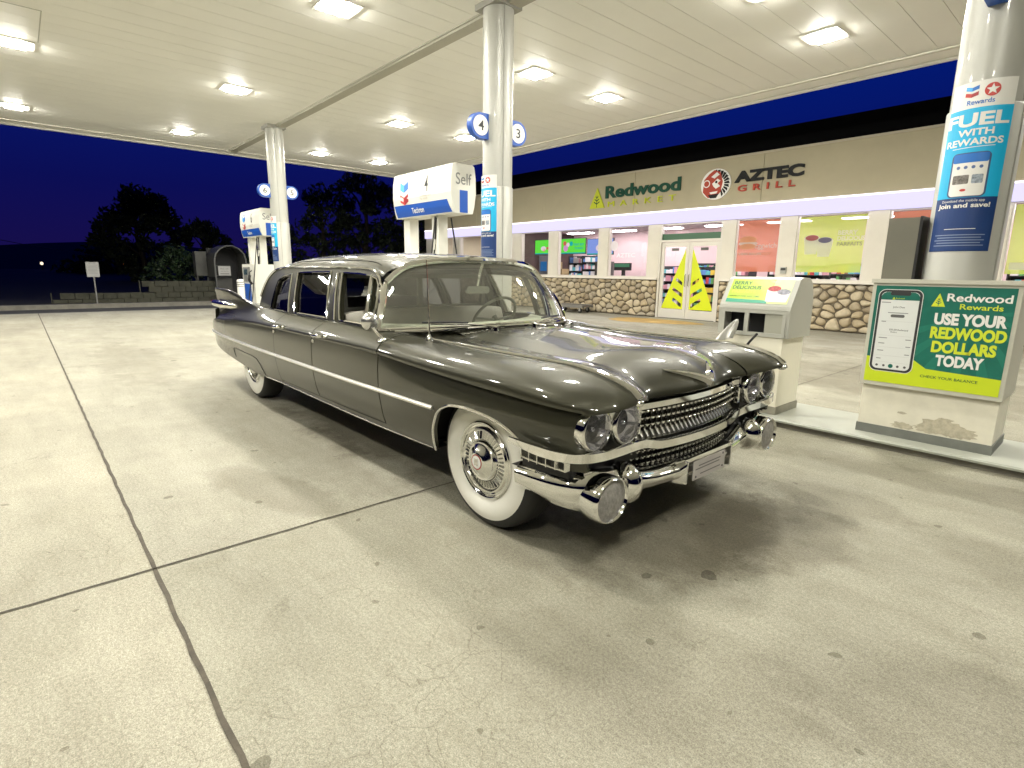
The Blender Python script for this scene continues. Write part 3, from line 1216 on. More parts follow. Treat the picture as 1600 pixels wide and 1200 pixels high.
m_.box(.11, .265, yf + .003, yf + .013, .725, .895)
m_.build('flap', mat('flap_grey', (0.34, 0.34, 0.28), 0.5), bin_)
m_ = MB()
m_.box(-.29, .29, -.05, -.03, .70, .93)
m_.build('chute', black, bin_)
# sloping advert
sv = Vector((0, -.08 + .225, 1.195 - .965))
sl = sv.length
sd = sv.normalized()
snm = Vector((0, -sd.z, sd.y))
fnA = lambda u, v, d: tuple(Vector((u, -.225, .965)) + sd * v + snm * (d + .003))
m_ = MB()
flat(m_, [(-.28, .02), (.28, .02), (.28, sl - .005), (-.28, sl - .005)], fnA, 0, mat('ad_lime', (0.42, 0.62, 0.02), 0.35))
ad = m_.build('advert', parent=bin_)
m_ = MB()
flat(m_, [(-.28, .02), (.28, .02), (.28, .045), (-.28, .06)], fnA, .0008, mat('ad_teal', (0.02, 0.30, 0.18), 0.4))
flat(m_, [(.10, .02), (.28, .02), (.28, sl - .005), (.12, sl - .005)], fnA, .0010, mat('ad_pale', (0.62, 0.72, 0.30), 0.4))
dg = mat('dark_green_ink2', (0.03, 0.14, 0.03), 0.5)
fa2 = lambda u, v, d: fnA(u, v, .002)
text_mb(m_, 'BERRY', .05, fa2, dg, .02, (-.17, .225), width=.17, height=.036)
text_mb(m_, 'DELICIOUS', .05, fa2, dg, .02, (-.125, .178), width=.27, height=.036)
text_mb(m_, 'PARFAITS', .04, fa2, lime_t, .02, (-.14, .135), width=.22, height=.03)
text_mb(m_, 'PERFECT FOR ANY TIME', .03, fa2, dg, .01, (-.12, .085), width=.28, height=.015)
m_.build('lettering', parent=ad)
m_ = MB()
for cx, cm, top in ((.13, (0.50, 0.06, 0.06), .16), (.22, (0.30, 0.30, 0.36), .13)):
    flat(m_, [(cx - .045, .04), (cx + .045, .04), (cx + .06, top), (cx - .06, top)], fnA, .0024, pw_)
    flat(m_, disc(.058, 20, cx, top + .012, .5), fnA, .003, mat('berry_%d' % int(cm[0] * 100), cm, 0.5, noise=.6, nscale=60))
m_.build('cup_picture', parent=ad)

# squeegee bucket hooked on the bin, with paper towel and squeegee
bk = thing('squeegee_bucket', 'dark squeegee bucket hooked to the litter bin front', 'bucket', (-2.36, 4.80, 0.45))
m_ = MB().use(black, True)
m_.lathe([(1e-4, 0), (.085, 0), (.11, .20), (.115, .20), (.105, .19), (.08, .01), (1e-4, .01)], seg=24)
m_.build('pail', parent=bk)
m_ = MB()
m_.box(-.09, .09, .10, .15, .12, .21)
m_.build('hook', black, bk)
sq = thing('squeegee', 'black squeegee handle sticking up out of the bucket', 'squeegee', (-2.31, 4.79, 0.60))
m_ = MB()
m_.tube([(-.06, 0, -.10), (.0, 0, .02), (.075, 0, .135), (.135, 0, .212)], .011, 8)
m_.build('handle', black, sq)
m_ = MB()
m_.box(-.10, .02, -.012, .012, -.12, -.09)
m_.build('blade', rubber, sq)
tw = MB().use(mat('paper_towel', (0.80, 0.80, 0.76), 0.8), True)
rows = []
for i in range(9):
    v = i / 8
    row = []
    for j in range(7):
        u = j / 6 - .5
        w = .17 * (1 - v) ** .7 + .012
        row.append((-2.50 + .11 * v ** 1.1 + u * w, 4.83 + .028 * math.cos(u * 9 + v * 2) * (1 - v * .6), .72 + .20 * v + .03 * math.sin(u * 3.0) * (1 - v)))
    rows.append(row)
tw.grid(rows)
o = tw.build('paper_towel', smooth=True)
sol = o.modifiers.new('thick', 'SOLIDIFY'); sol.thickness = .003
tag(o, 'folded white paper towel poking up beside the squeegee', 'paper towel')

# ================================================================== STORE
YS = 14.6
st = thing('store_building', 'long low convenience store with tan fascia, stone base and glowing white band', 'store', (-9.5, YS, 0))
OX, OY = 9.5, 0.0


def sp(name, mb, m=None, parent=None, **kw):
    """store part: coordinates given in the world are shifted to the store's base"""
    mb.v = [(p[0] + OX, p[1] - YS, p[2]) for p in mb.v]
    return mb.build(name, m, parent or st, **kw)


tan = mat('tan_stucco', (0.42, 0.375, 0.255), 0.75, noise=.07, nscale=1.2, bump=.15, bscale=120)
pier = mat('pier_white', (0.70, 0.66, 0.57), 0.5, noise=.05, nscale=2)
blackm = mat('black_roof_metal', (0.003, 0.003, 0.003), 0.9, spec=0.1)
led = emit('led_band', (0.74, 0.69, 1.0), 1.18)
led_hot = emit('led_tube', (0.92, 0.88, 1.0), 2.2)
mortar = mat('mortar', (0.15, 0.125, 0.088), 0.95, noise=.3, nscale=20)
XL, XR = -22.7, 5.0
wins = [(-22.2, -20.55), (-20.05, -18.55), (-18.05, -16.58), (-16.08, -14.58), (-14.13, -12.24), (-11.83, -10.28), (-7.49, -6.32), (-5.92, -4.37), (-3.97, -2.42), (-1.93, -0.40), (0.1, 1.6), (2.1, 3.6)]
D0, D1 = -9.87, -7.86
openings = sorted(wins + [(D0, D1)])

px = XL
for a, b in openings + [(XR, XR)]:
    mb = MB()
    mb.box(px, a, YS + .02, YS + .22, 1.20, 2.80)
    sp('wall_panel', mb, pier)
    px = b
mb = MB()
for a, b in ((XL, D0), (D1, XR)):
    mb.box(a, b, YS - .06, YS + .22, 1.135, 1.2)
sp('sill', mb, mat('sill_white', (0.74, 0.70, 0.62), 0.5, noise=.04, nscale=3))
mb = MB()
for a, b in ((XL, D0), (D1, XR)):
    mb.box(a, b, YS + .035, YS + .22, 0.0, 1.134)
sp('base_wall', mb, mortar)
mb = MB()
for a in range(7):
    xa = XL + (XR - XL) * a / 7; xb = XL + (XR - XL) * (a + 1) / 7 - .012
    mb.box(xa, xb, YS - .05, YS + .25, 3.14, 4.34)
sp('fascia', mb, tan)
mb = MB()
mb.box(XL - .03, XR, YS - .09, YS + .3, 4.34, 4.385)
sp('cornice', mb, mat('cornice_tan', (0.46, 0.42, 0.32), 0.6))
mb = MB()
mb.prism([(YS + .32, 4.30), (14.0 + 9, 4.30), (14.0 + 9, 5.6), (YS + .75, 5.08), (YS + .40, 5.02)], lambda u, v, k: (XL + .1 if k else XR, u, v))
sp('roof', mb, blackm)
mb = MB().use(led)
mb.box(XL, XR, YS - .06, YS + .1, 2.775, 3.105)
sp('light_band', mb)
mb = MB().use(led_hot)
mb.box(XL, XR, YS - .075, YS + .05, 3.105, 3.14)
sp('light_tube', mb)
# shell behind
mb = MB()
mb.box(XL, XL + .2, YS + .22, 21, 0, 4.3)
mb.box(XR - .2, XR, YS + .22, 21, 0, 4.3)
mb.box(XL, XR, 21, 21.2, 0, 4.3)
sp('shell_wall', mb, tan)
mb = MB()
mb.box(XL + .2, XR - .2, YS + .22, 21, 3.02, 3.1)
sp('inner_ceiling', mb, mat('inner_ceiling', (0.46, 0.40, 0.42), 0.8))
mb = MB()
mb.box(XL + .2, XR - .2, YS + .22, 21, -.02, .012)
sp('inner_floor', mb, mat('inner_floor', (0.32, 0.25, 0.22), 0.4, noise=.2, nscale=2))
mb = MB()
mb.box(-17.9, XR - .2, 19.6, 19.7, .012, 3.02)
sp('inner_wall', mb, mat('inner_wall_pink', (0.58, 0.43, 0.43), 0.7, noise=.06, nscale=1))
mb = MB()
mb.box(-18.0, -17.9, YS + 1.2, 19.7, .012, 3.02)
sp('partition', mb, mat('inner_dark', (0.06, 0.035, 0.03), 0.7, noise=.3, nscale=3))
lampin = emit('inner_lamp', (1.0, 0.93, 0.95), 42.0)
n_in = 0
for i, x in enumerate((-21.0, -18.9, -16.6, -14.4, -12.3, -10.0, -7.8, -5.6, -3.4, -1.2, 1.0, 3.0)):
    for y in (16.4, 18.6):
        mb = MB().use(lampin)
        mb.box(x - .62, x + .62, y - .17, y + .17, 2.975, 3.0)
        mb.use(white)
        mb.box(x - .66, x + .66, y - .21, y + .21, 3.0, 3.018)
        sp('ceiling_lamp', mb)

# river-rock veneer: each cell of a relaxed Voronoi pattern is one rounded stone
def clip_cell(c, neigh, box):
    poly = [(box[0], box[2]), (box[1], box[2]), (box[1], box[3]), (box[0], box[3])]
    for q in neigh:
        mx_, my = (c[0] + q[0]) / 2, (c[1] + q[1]) / 2
        dx, dy = q[0] - c[0], q[1] - c[1]
        out = []
        for i in range(len(poly)):
            a, b = poly[i], poly[(i + 1) % len(poly)]
            da = (a[0] - mx_) * dx + (a[1] - my) * dy
            db = (b[0] - mx_) * dx + (b[1] - my) * dy
            if da <= 0:
                out.append(a)
            if da * db < 0:
                t = da / (da - db)
                out.append((a[0] + (b[0] - a[0]) * t, a[1] + (b[1] - a[1]) * t))
        poly = out
        if len(poly) < 3:
            return []
    return poly


def stone_mat():
    m, n, l, o = nt('river_rock')
    b = n.new('ShaderNodeBsdfPrincipled')
    g = n.new('ShaderNodeNewGeometry')
    c = n.new('ShaderNodeValToRGB')
    c.color_ramp.elements[0].color = (0.31, 0.25, 0.165, 1)
    c.color_ramp.elements[1].color = (0.56, 0.48, 0.34, 1)
    for p, q in ((.2, (0.43, 0.36, 0.25)), (.45, (0.49, 0.40, 0.26)), (.62, (0.36, 0.32, 0.25)), (.8, (0.58, 0.50, 0.36))):
        e_ = c.color_ramp.elements.new(p)
        e_.color = (*q, 1)
    l.new(g.outputs['Random Per Island'], c.inputs[0])
    t = n.new('ShaderNodeTexNoise')
    t.inputs['Scale'].default_value = 14
    t.inputs['Detail'].default_value = 5
    l.new(g.outputs['Position'], t.inputs['Vector'])
    r_ = n.new('ShaderNodeValToRGB')
    r_.color_ramp.elements[0].color = (.72, .72, .70, 1)
    r_.color_ramp.elements[1].color = (1.15, 1.13, 1.1, 1)
    l.new(t.outputs['Fac'], r_.inputs[0])
    x = n.new('ShaderNodeMix')
    x.data_type = 'RGBA'; x.blend_type = 'MULTIPLY'
    x.inputs[0].default_value = 1
    l.new(c.outputs[0], x.inputs[6]); l.new(r_.outputs[0], x.inputs[7])
    l.new(x.outputs[2], b.inputs['Base Color'])
    b.inputs['Roughness'].default_value = .6
    l.new(b.outputs[0], o.inputs[0])
    return m


rock = stone_mat()


def stones(xa, xb, za, zb, seed):
    rnd = random.Random(seed)
    pts = []
    area = (xb - xa) * (zb - za)
    tries = 0
    kx = 1.28
    while tries < area * 900:
        tries += 1
        r0 = rnd.choice((.13, .16, .20, .24, .29))
        p = (rnd.uniform(xa, xb) / kx, rnd.uniform(za, zb), r0)
        if all((p[0] - q[0]) ** 2 + (p[1] - q[1]) ** 2 > ((p[2] + q[2]) * .46) ** 2 for q in pts):
            pts.append(p)
    mb = MB().use(rock, True)
    for p in pts:
        near = sorted((q for q in pts if q is not p and abs(q[0] - p[0]) < .55 and abs(q[1] - p[1]) < .55), key=lambda q: (q[0] - p[0]) ** 2 + (q[1] - p[1]) ** 2)[:14]
        cell = clip_cell(p, near, (xa / kx, xb / kx, za, zb))
        if len(cell) < 3:
            continue
        # round the corners by one Chaikin pass
        for _ in range(2):
            cc = []
            for i in range(len(cell)):
                a, b = cell[i], cell[(i + 1) % len(cell)]
                cc += [(a[0] * .72 + b[0] * .28, a[1] * .72 + b[1] * .28), (a[0] * .28 + b[0] * .72, a[1] * .28 + b[1] * .72)]
            cell = cc
        cx = sum(q[0] for q in cell) / len(cell); cz = sum(q[1] for q in cell) / len(cell)
        hgt = rnd.uniform(.05, .085)
        gap = .012
        rings = []
        for s, h in ((1.0, 0), (.93, .55), (.72, .9), (.36, 1.0)):
            ring = []
            for q in cell:
                dx, dz = q[0] - cx, q[1] - cz
                L = math.hypot(dx, dz) or 1
                k = max(.3, (L - gap) / L) * s
                ring.append(((cx + dx * k) * kx, YS + .036 - hgt * h, cz + dz * k))
            rings.append(ring)
        base = len(mb.v)
        mb.grid(rings, close_u=True)
        n_ = len(cell)
        mb.face([base + 3 * n_ + i for i in range(n_)])
    return mb


for sec, (a, b) in enumerate(((XL, -16.0), (-16.0, D0), (D1, 0.4))):
    sp('stone_veneer', stones(a + .01, b - .01, .01, 1.13, sec + 5), angle=80)

# windows: frame, pane and, on some, a perforated advertising film
framem = mat('window_frame', (0.66, 0.62, 0.56), 0.4, 0.2)
pane_m = glass('shop_glass', (0.95, 0.96, 0.97), 1.45)


def film(name, col):
    m, n, l, o = nt(name)
    b = n.new('ShaderNodeBsdfPrincipled')
    b.inputs['Base Color'].default_value = (*col, 1)
    b.inputs['Roughness'].default_value = .45
    tl = n.new('ShaderNodeBsdfTranslucent')
    tl.inputs[0].default_value = (*col, 1)
    m1 = n.new('ShaderNodeMixShader'); m1.inputs[0].default_value = .5
    l.new(b.outputs[0], m1.inputs[1]); l.new(tl.outputs[0], m1.inputs[2])
    t = n.new('ShaderNodeBsdfTransparent')
    m2 = n.new('ShaderNodeMixShader'); m2.inputs[0].default_value = .16
    l.new(m1.outputs[0], m2.inputs[1]); l.new(t.outputs[0], m2.inputs[2])
    l.new(m2.outputs[0], o.inputs[0])
    return m


f_or = film('film_orange', (0.52, 0.17, 0.09))
f_lime = film('film_lime', (0.46, 0.56, 0.10))
f_white = film('film_white', (0.72, 0.70, 0.66))
f_dark = film('film_dark', (0.22, 0.25, 0.12))
f_berry = film('film_berry', (0.42, 0.08, 0.12))
f_blueb = film('film_blueberry', (0.14, 0.12, 0.26))
f_bread = film('film_bread', (0.62, 0.36, 0.18))
f_pink = film('film_pale_orange', (0.66, 0.36, 0.26))
for wi, (a, b) in enumerate(wins):
    mb = MB()
    for (xa, xb, za, zb) in ((a, b, 1.2, 1.235), (a, b, 2.74, 2.775), (a, a + .035, 1.235, 2.74), (b - .035, b, 1.235, 2.74)):
        mb.box(xa, xb, YS + .05, YS + .12, za, zb)
    fr_ = sp('window', mb, framem)
    mb = MB()
    mb.poly([(a + .035, YS + .085, 1.235), (b - .035, YS + .085, 1.235), (b - .035, YS + .085, 2.74), (a + .035, YS + .085, 2.74)])
    mb.v = [(p[0] + OX, p[1] - YS, p[2]) for p in mb.v]
    mb.build('pane', pane_m, fr_)
    if a < -7.6 or a > -0.5 + 1.0:
        continue
    m_or = wi % 2 == 0
    cx = (a + b) / 2
    fnW = lambda u, v, d: (u + OX, .078 - d, v)
    mb = MB()
    flat(mb, [(a + .05, 1.40), (b - .05, 1.40), (b - .05, 2.72), (a + .05, 2.72)], fnW, 0, f_or if m_or else f_lime)
    fm = mb.build('advert_film', parent=fr_)
    mb = MB()
    if m_or:
        # a round bread roll sandwich and its name
        flat(mb, disc(.24, 28, a + .33, 2.22, .42), fnW, .002, f_bread)
        flat(mb, rrect(.50, .07, .03, 4, a + .33, 2.13), fnW, .003, f_white)
        flat(mb, disc(.23, 28, a + .33, 2.05, .34), fnW, .004, f_bread)
        text_mb(mb, 'Eggwich', .2, lambda u, v, d: fnW(u, v, .004), f_white, .01, (b - .36, 2.05), width=.56, height=.17)
        flat(mb, [(a + .08, 1.90), (b - .2, 1.90), (b - .25, 1.82), (a + .08, 1.82)], fnW, .002, f_pink)
        text_mb(mb, 'NEW RECIPE', .1, lambda u, v, d: fnW(u, v, .004), f_white, .01, (a + .42, 1.86), width=.6, height=.05)
    elif wi < 9:
        for q, (ux, fb) in enumerate(((a + .36, f_berry), (a + .66, f_blueb))):
            dz = -.06 * q
            flat(mb, [(ux - .13, 1.83 + dz), (ux + .13, 1.83 + dz), (ux + .18, 2.18 + dz), (ux - .18, 2.18 + dz)], fnW, .002 + q * .002, f_white)
            flat(mb, disc(.185, 26, ux, 2.20 + dz, .5), fnW, .003 + q * .002, f_white)
            flat(mb, disc(.15, 26, ux, 2.22 + dz, .45), fnW, .0035 + q * .002, fb)
        text_mb(mb, 'BERRY', .2, lambda u, v, d: fnW(u, v, .004), f_white, .03, (b - .62, 2.32), width=.42, height=.105, align='LEFT')
        text_mb(mb, 'DELICIOUS', .2, lambda u, v, d: fnW(u, v, .004), f_white, .03, (b - .62, 2.19), width=.58, height=.10, align='LEFT')
        text_mb(mb, 'PARFAITS', .2, lambda u, v, d: fnW(u, v, .004), f_dark, .03, (b - .62, 2.06), width=.54, height=.09, align='LEFT')
    else:
        flat(mb, rrect(.8, .62, .03, 3, a + .72, 2.20), fnW, .002, f_bread)
        flat(mb, disc(.26, 24, a + .6, 2.28, .8), fnW, .003, f_berry)
        flat(mb, disc(.2, 24, a + .9, 2.08, .8), fnW, .003, f_white)
        flat(mb, rrect(1.3, .14, .01, 2, a + .75, 1.55), fnW, .002, f_white)
    mb.build('advert_print', parent=fm)

# doors
def dens0(poly):
    return poly


def inside(p, poly):
    c = False
    j = len(poly) - 1
    for i in range(len(poly)):
        if (poly[i][1] > p[1]) != (poly[j][1] > p[1]) and p[0] < (poly[j][0] - poly[i][0]) * (p[1] - poly[i][1]) / (poly[j][1] - poly[i][1]) + poly[i][0]:
            c = not c
        j = i
    return c


fd = mat('door_frame', (0.68, 0.65, 0.58), 0.38, 0.2)
mb = MB()
for (xa, xb, za, zb) in ((D0, D0 + .06, 0, 2.775), (D1 - .06, D1, 0, 2.775), (D0 + .06, D1 - .06, 2.235, 2.30), (D0 + .06, D1 - .06, 2.725, 2.775)):
    mb.box(xa, xb, YS + .03, YS + .16, za, zb)
dfr = sp('door_frame', mb, fd)
mb = MB()
mb.box(D0 + .06, D1 - .06, YS + .085, YS + .10, 2.30, 2.475)
mb.v = [(p[0] + OX, p[1] - YS, p[2]) for p in mb.v]
mb.build('transom_panel', mat('transom_green', (0.05, 0.13, 0.07), 0.4), dfr)
mb = MB()
mb.poly([(D0 + .06, YS + .09, 2.475), (D1 - .06, YS + .09, 2.475), (D1 - .06, YS + .09, 2.725), (D0 + .06, YS + .09, 2.725)])
mb.v = [(p[0] + OX, p[1] - YS, p[2]) for p in mb.v]
mb.build('transom_pane', pane_m, dfr)
DM = (D0 + D1) / 2 - .01
fnD = lambda u, v, d: (u + OX, .088 - d, v)
decal = mat('decal_lime', (0.62, 0.70, 0.01), 0.4)
for s in (0, 1):
    a, b = (D0 + .07, DM - .008) if s == 0 else (DM + .008, D1 - .07)
    mb = MB()
    for (xa, xb, za, zb) in ((a, b, .012, .27), (a, b, 2.10, 2.225), (a, a + .095, .27, 2.10), (b - .095, b, .27, 2.10)):
        mb.box(xa, xb, YS + .07, YS + .12, za, zb)
    dr = sp('door', mb, fd)
    mb = MB()
    mb.poly([(a + .095, YS + .095, .27), (b - .095, YS + .095, .27), (b - .095, YS + .095, 2.10), (a + .095, YS + .095, 2.10)])
    mb.v = [(p[0] + OX, p[1] - YS, p[2]) for p in mb.v]
    mb.build('pane', pane_m, dr)
    # half of the big tree triangle: leaf-shaped slots left clear
    xi_, xo = (b - .10, a + .10) if s == 0 else (a + .10, b - .10)
    sg = -1 if s == 0 else 1
    mb = MB()
    half = abs(xo - xi_)
    outl = [(0, .29), (half, .29), (half, .42), (0.0, 2.02)]
    outl = [(0, .29), (half, .29), (half, .33), (.02, 2.0), (0, 2.0)]
    slots = [[(.05, .33), (.05, .45), (.34, .62), (.36, .53)], [(.0 + .03, .63), (.03, .74), (.36, .93), (.38, .84)], [(.06, .98), (.06, 1.08), (.25, 1.20), (.27, 1.12)]]
    rings = [dens0(outl)] + slots
    vs_, es_ = [], []
    for ring in rings:
        b0 = len(vs_)
        vs_ += [Vector(q) for q in ring]
        es_ += [(b0 + i, b0 + (i + 1) % len(ring)) for i in range(len(ring))]
    V_, _, F_, _, _, _ = delaunay_2d_cdt(vs_, es_, [], 0, 1e-5)
    mb.use(decal)
    for f_ in F_:
        c_ = (sum(V_[i].x for i in f_) / len(f_), sum(V_[i].y for i in f_) / len(f_))
        if inside(c_, outl) and not any(inside(c_, sl_) for sl_ in slots):
            mb.poly([fnD(xi_ + sg * V_[i].x, V_[i].y, .0) for i in f_])
    mb.build('tree_decal', parent=dr)
    mb = MB()
    hx = b - .05 if s == 0 else a + .05
    mb.tube([(hx, YS + .065, .95), (hx, YS + .03, .98), (hx, YS + .03, 1.28), (hx, YS + .065, 1.31)], .012, 8)
    mb.v = [(p[0] + OX, p[1] - YS, p[2]) for p in mb.v]
    mb.build('handle', chrome_worn, dr)
    mb = MB()
    mb.box((a + b) / 2 - .12, (a + b) / 2 + .12, YS + .075, YS + .083, 1.98, 2.06)
    mb.v = [(p[0] + OX, p[1] - YS, p[2]) for p in mb.v]
    mb.build('door_closer', dkgrey, dr)
# black wedge slots of the decal lie open to the shop behind

# fascia signs: raised letters
sg_green = mat('sign_green', (0.004, 0.060, 0.034), 0.55, spec=.25)
sg_lime = mat('sign_lime', (0.50, 0.55, 0.03), 0.55, spec=.25)
sg_black = mat('sign_black', (0.010, 0.011, 0.011), 0.6, spec=.25)
sg_red = mat('sign_red', (0.42, 0.06, 0.035), 0.55, spec=.25)


def raised(name, body, x0, x1, z0, z1, m, parent, bold=.0, spacing=1.0):
    mb = MB()
    text_mb(mb, body, .3, lambda u, v, d: (u + OX, -.075 - d, v), m, bold, ((x0 + x1) / 2, (z0 + z1) / 2), width=x1 - x0, height=z1 - z0, spacing=spacing, extrude=.02)
    return mb.build(name, parent=parent)


sgn = raised('market_sign', 'Redwood', -11.95, -9.22, 3.66, 4.04, sg_green, st, .03)
raised('sign_lettering', 'MARKET', -11.84, -9.36, 3.40, 3.565, sg_lime, sgn, .0, 2.0)
mb = MB()
mb.use(sg_lime)
mb.prism([(-12.60, 3.39), (-11.98, 3.39), (-12.29, 4.02)], lambda u, v, k: (u + OX, -.095 + .04 * k, v))
tree_mark(mb, lambda u, v, d: (u + OX, -.097 - d, v), -12.29, 3.70, .60, .62, -.0004, sg_lime, sg_green)
mb.build('emblem', parent=sgn)
gs = raised('grill_sign', 'AZTEC', -7.61, -5.86, 3.69, 3.975, sg_black, st, .05)
raised('sign_lettering', 'GRILL', -7.50, -6.04, 3.46, 3.62, sg_red, gs, .02, 1.8)
mb = MB()
mb.use(pw_)
cx, cz = -8.14, 3.715
mb.prism(disc(.43, 40, cx, cz, .93), lambda u, v, k: (u + OX, -.09 + .04 * k, v))
fe = lambda u, v, d: (u + OX, -.092 - d, v)
for k in range(11):   # feathered crest on one side
    a0, a1 = R(-62 + k * 15), R(-50 + k * 15)
    flat(mb, [(cx + .06 + .20 * math.cos(a0), cz + .2 * math.sin(a0)), (cx + .41 * math.cos(a0), cz + .38 * math.sin(a0)), (cx + .38 * math.cos(a1), cz + .36 * math.sin(a1)), (cx + .06 + .19 * math.cos(a1), cz + .19 * math.sin(a1))], fe, .001, sg_black)
flat(mb, [(cx - .36, cz - .18), (cx - .20, cz - .34), (cx + .02, cz - .36), (cx + .16, cz - .22), (cx + .21, cz + .05), (cx + .12, cz + .30), (cx - .06, cz + .37), (cx - .20, cz + .28), (cx - .34, cz + .14)], fe, .002, sg_red)
flat(mb, disc(.10, 20, cx - .26, cz + .03), fe, .003, pw_)
flat(mb, disc(.075, 20, cx - .26, cz + .03), fe, .004, sg_red)
flat(mb, [(cx - .10, cz + .02), (cx + .05, cz + .14), (cx + .14, cz + .08), (cx + .06, cz + .02), (cx + .14, cz - .06), (cx + .02, cz - .12), (cx - .06, cz - .05)], fe, .003, pw_)
flat(mb, disc(.035, 14, cx + .02, cz + .055), fe, .004, sg_black)
flat(mb, [(cx - .14, cz + .20), (cx + .02, cz + .31), (cx + .10, cz + .24), (cx - .04, cz + .15)], fe, .003, pw_)
flat(mb, [(cx - .16, cz - .20), (cx + .08, cz - .18), (cx + .05, cz - .24), (cx - .12, cz - .25)], fe, .003, pw_)
flat(mb, [(cx - .20, cz - .27), (cx + .12, cz - .25), (cx + .05, cz - .36), (cx - .12, cz - .36)], fe, .003, sg_black)
mb.build('emblem', parent=gs)
# small fittings on the wall between windows
mb = MB()
mb.box(-6.20, -6.06, YS - .02, YS + .02, 1.36, 1.52)
sp('wall_intercom', mb, sgrey)
mb = MB()
mb.box(-6.19, -6.07, YS - .026, YS - .02, 1.44, 1.50)
sp('intercom_face', mb, black)

# ------------------------------------------------------------------ inside the shop
scr_g = emit('screen_green', (0.17, 0.92, 0.08), .85)
scr_b = emit('screen_blue', (0.30, 0.42, 0.95), .85)
scr_t = emit('screen_teal', (0.02, 0.55, 0.55), .8)
scr_w = emit('screen_light', (0.9, 0.75, 0.8), .9)


def menu_screen(x, m, label, items, w=1.36, z=2.36):
    t = thing('menu_screen', label, 'menu screen', (x, 17.0, z), 0, 'menu screens above the counter')
    mb = MB()
    mb.box(-w / 2, w / 2, 0, .06, -.31, .31)
    mb.build('case', black, t)
    mb = MB()
    flat(mb, [(-w / 2 + .02, -.29), (w / 2 - .02, -.29), (w / 2 - .02, .29), (-w / 2 + .02, .29)], lambda u, v, d: (u, -.003 - d, v), 0, m)
    s_ = mb.build('display', parent=t)
    mb = MB()
    f_ = lambda u, v, d: (u, -.006 - d, v)
    for (u, v, r, ky, mm) in items:
        flat(mb, disc(r, 18, u, v, ky), f_, .0, mm)
    flat(mb, [(-w / 2 + .02, -.29), (w / 2 - .02, -.29), (w / 2 - .02, -.25), (-w / 2 + .02, -.25)], f_, .0, scr_t)
    mb.build('picture', parent=s_)
    return t


e_red = emit('screen_red', (0.8, 0.18, 0.12), .8); e_pink = emit('screen_pink', (0.8, 0.35, 0.7), .85)
menu_screen(-17.1, scr_g, 'bright green menu screen showing a round sandwich', [(-.15, -.06, .16, .6, scr_w), (-.12, -.12, .08, .8, e_red), (.1, -.05, .08, .7, e_red)])
t = menu_screen(-15.55, scr_g, 'bright green menu screen with teal writing and berries', [(-.46, .12, .09, 1, e_red), (-.40, -.08, .13, 1, e_pink), (-.28, .06, .09, 1, scr_w), (-.1, .10, .09, 1, scr_t)])
mb = MB()
text_mb(mb, 'TREAT BEST', .1, lambda u, v, d: (u, -.008, v), scr_t, .02, (.30, .06), width=.56, height=.09)
text_mb(mb, 'YOURSELF', .1, lambda u, v, d: (u, -.008, v), scr_t, .02, (.32, -.08), width=.48, height=.09)
mb.build('lettering', parent=t)
menu_screen(-14.15, scr_b, 'pale blue menu screen showing a white plate', [(.0, -.05, .2, .7, scr_w), (0, -.05, .12, .5, emit('screen_mid_blue', (0.35, 0.45, 0.85), .8))], 1.3, 2.31)
goods_cols = [mat('pack_%s' % n_, c_, 0.4) for n_, c_ in (('white', (.72, .68, .70)), ('pink', (.62, .30, .36)), ('blue', (.10, .22, .50)), ('red', (.45, .05, .06)), ('yellow', (.62, .45, .06)), ('green', (.10, .32, .10)), ('brown', (.22, .12, .07)), ('teal', (.10, .42, .46)))]
shelf_m = mat('shelf_black', (0.02, 0.02, 0.022), 0.5)


def shelf(x, y, w, d, h, levels, label, seed, pal=None):
    rnd = random.Random(seed)
    t = thing('goods_shelf', label, 'shelf', (x, y, .012), 0, 'stocked shelves inside the store')
    mb = MB()
    mb.box(-w / 2, w / 2, d - .03, d, 0, h)
    mb.box(-w / 2, -w / 2 + .03, 0, d - .03, 0, h); mb.box(w / 2 - .03, w / 2, 0, d - .03, 0, h)
    for k in range(levels):
        z = .1 + (h - .1) * k / levels
        mb.box(-w / 2 + .03, w / 2 - .03, 0, d - .03, z, z + .025)
    mb.build('rack', shelf_m, t)
    mb = MB()
    for k in range(levels):
        z = .125 + (h - .1) * k / levels
        u = -w / 2 + .05
        room = (h - .1) / levels - .04
        while u < w / 2 - .14:
            pwid = rnd.uniform(.06, .17)
            mb.use((pal or goods_cols)[rnd.randrange(len(pal or goods_cols))])
            mb.box(u, u + pwid - .012, .02, .02 + rnd.uniform(.08, d * .6), z, z + room * rnd.uniform(.5, .92))
            u += pwid
    o = mb.build('packaged_goods', parent=t)
    o['kind'] = 'stuff'


pk_ = [goods_cols[0], goods_cols[0], goods_cols[1], goods_cols[0], goods_cols[2], goods_cols[7]]
shelf(-15.3, 17.3, 1.5, .45, 1.98, 6, 'white stocked shelf below the teal-lettered menu screen', 1, pk_)
shelf(-14.2, 16.6, 1.0, .45, 1.95, 7, 'black rack of white packets below the pale blue menu screen', 2, pk_)
shelf(-12.5, 18.9, 1.6, .45, 1.6, 5, 'low goods shelf behind the cash register', 3, pk_)
shelf(-10.6, 18.6, 1.8, .45, 1.7, 5, 'mixed goods shelf seen beside the doors', 4)
shelf(-9.2, 17.2, 1.9, .5, 1.55, 5, 'mixed goods shelf straight behind the doors', 5)
shelf(-7.0, 17.8, 1.9, .5, 1.6, 5, 'mixed goods shelf behind the orange sandwich film', 6)
shelf(-5.0, 17.2, 1.9, .5, 1.65, 5, 'mixed goods shelf behind the lime parfait film', 7)
shelf(-1.2, 17.2, 1.9, .5, 1.65, 5, 'mixed goods shelf behind the column poster window', 8)
mb = MB()
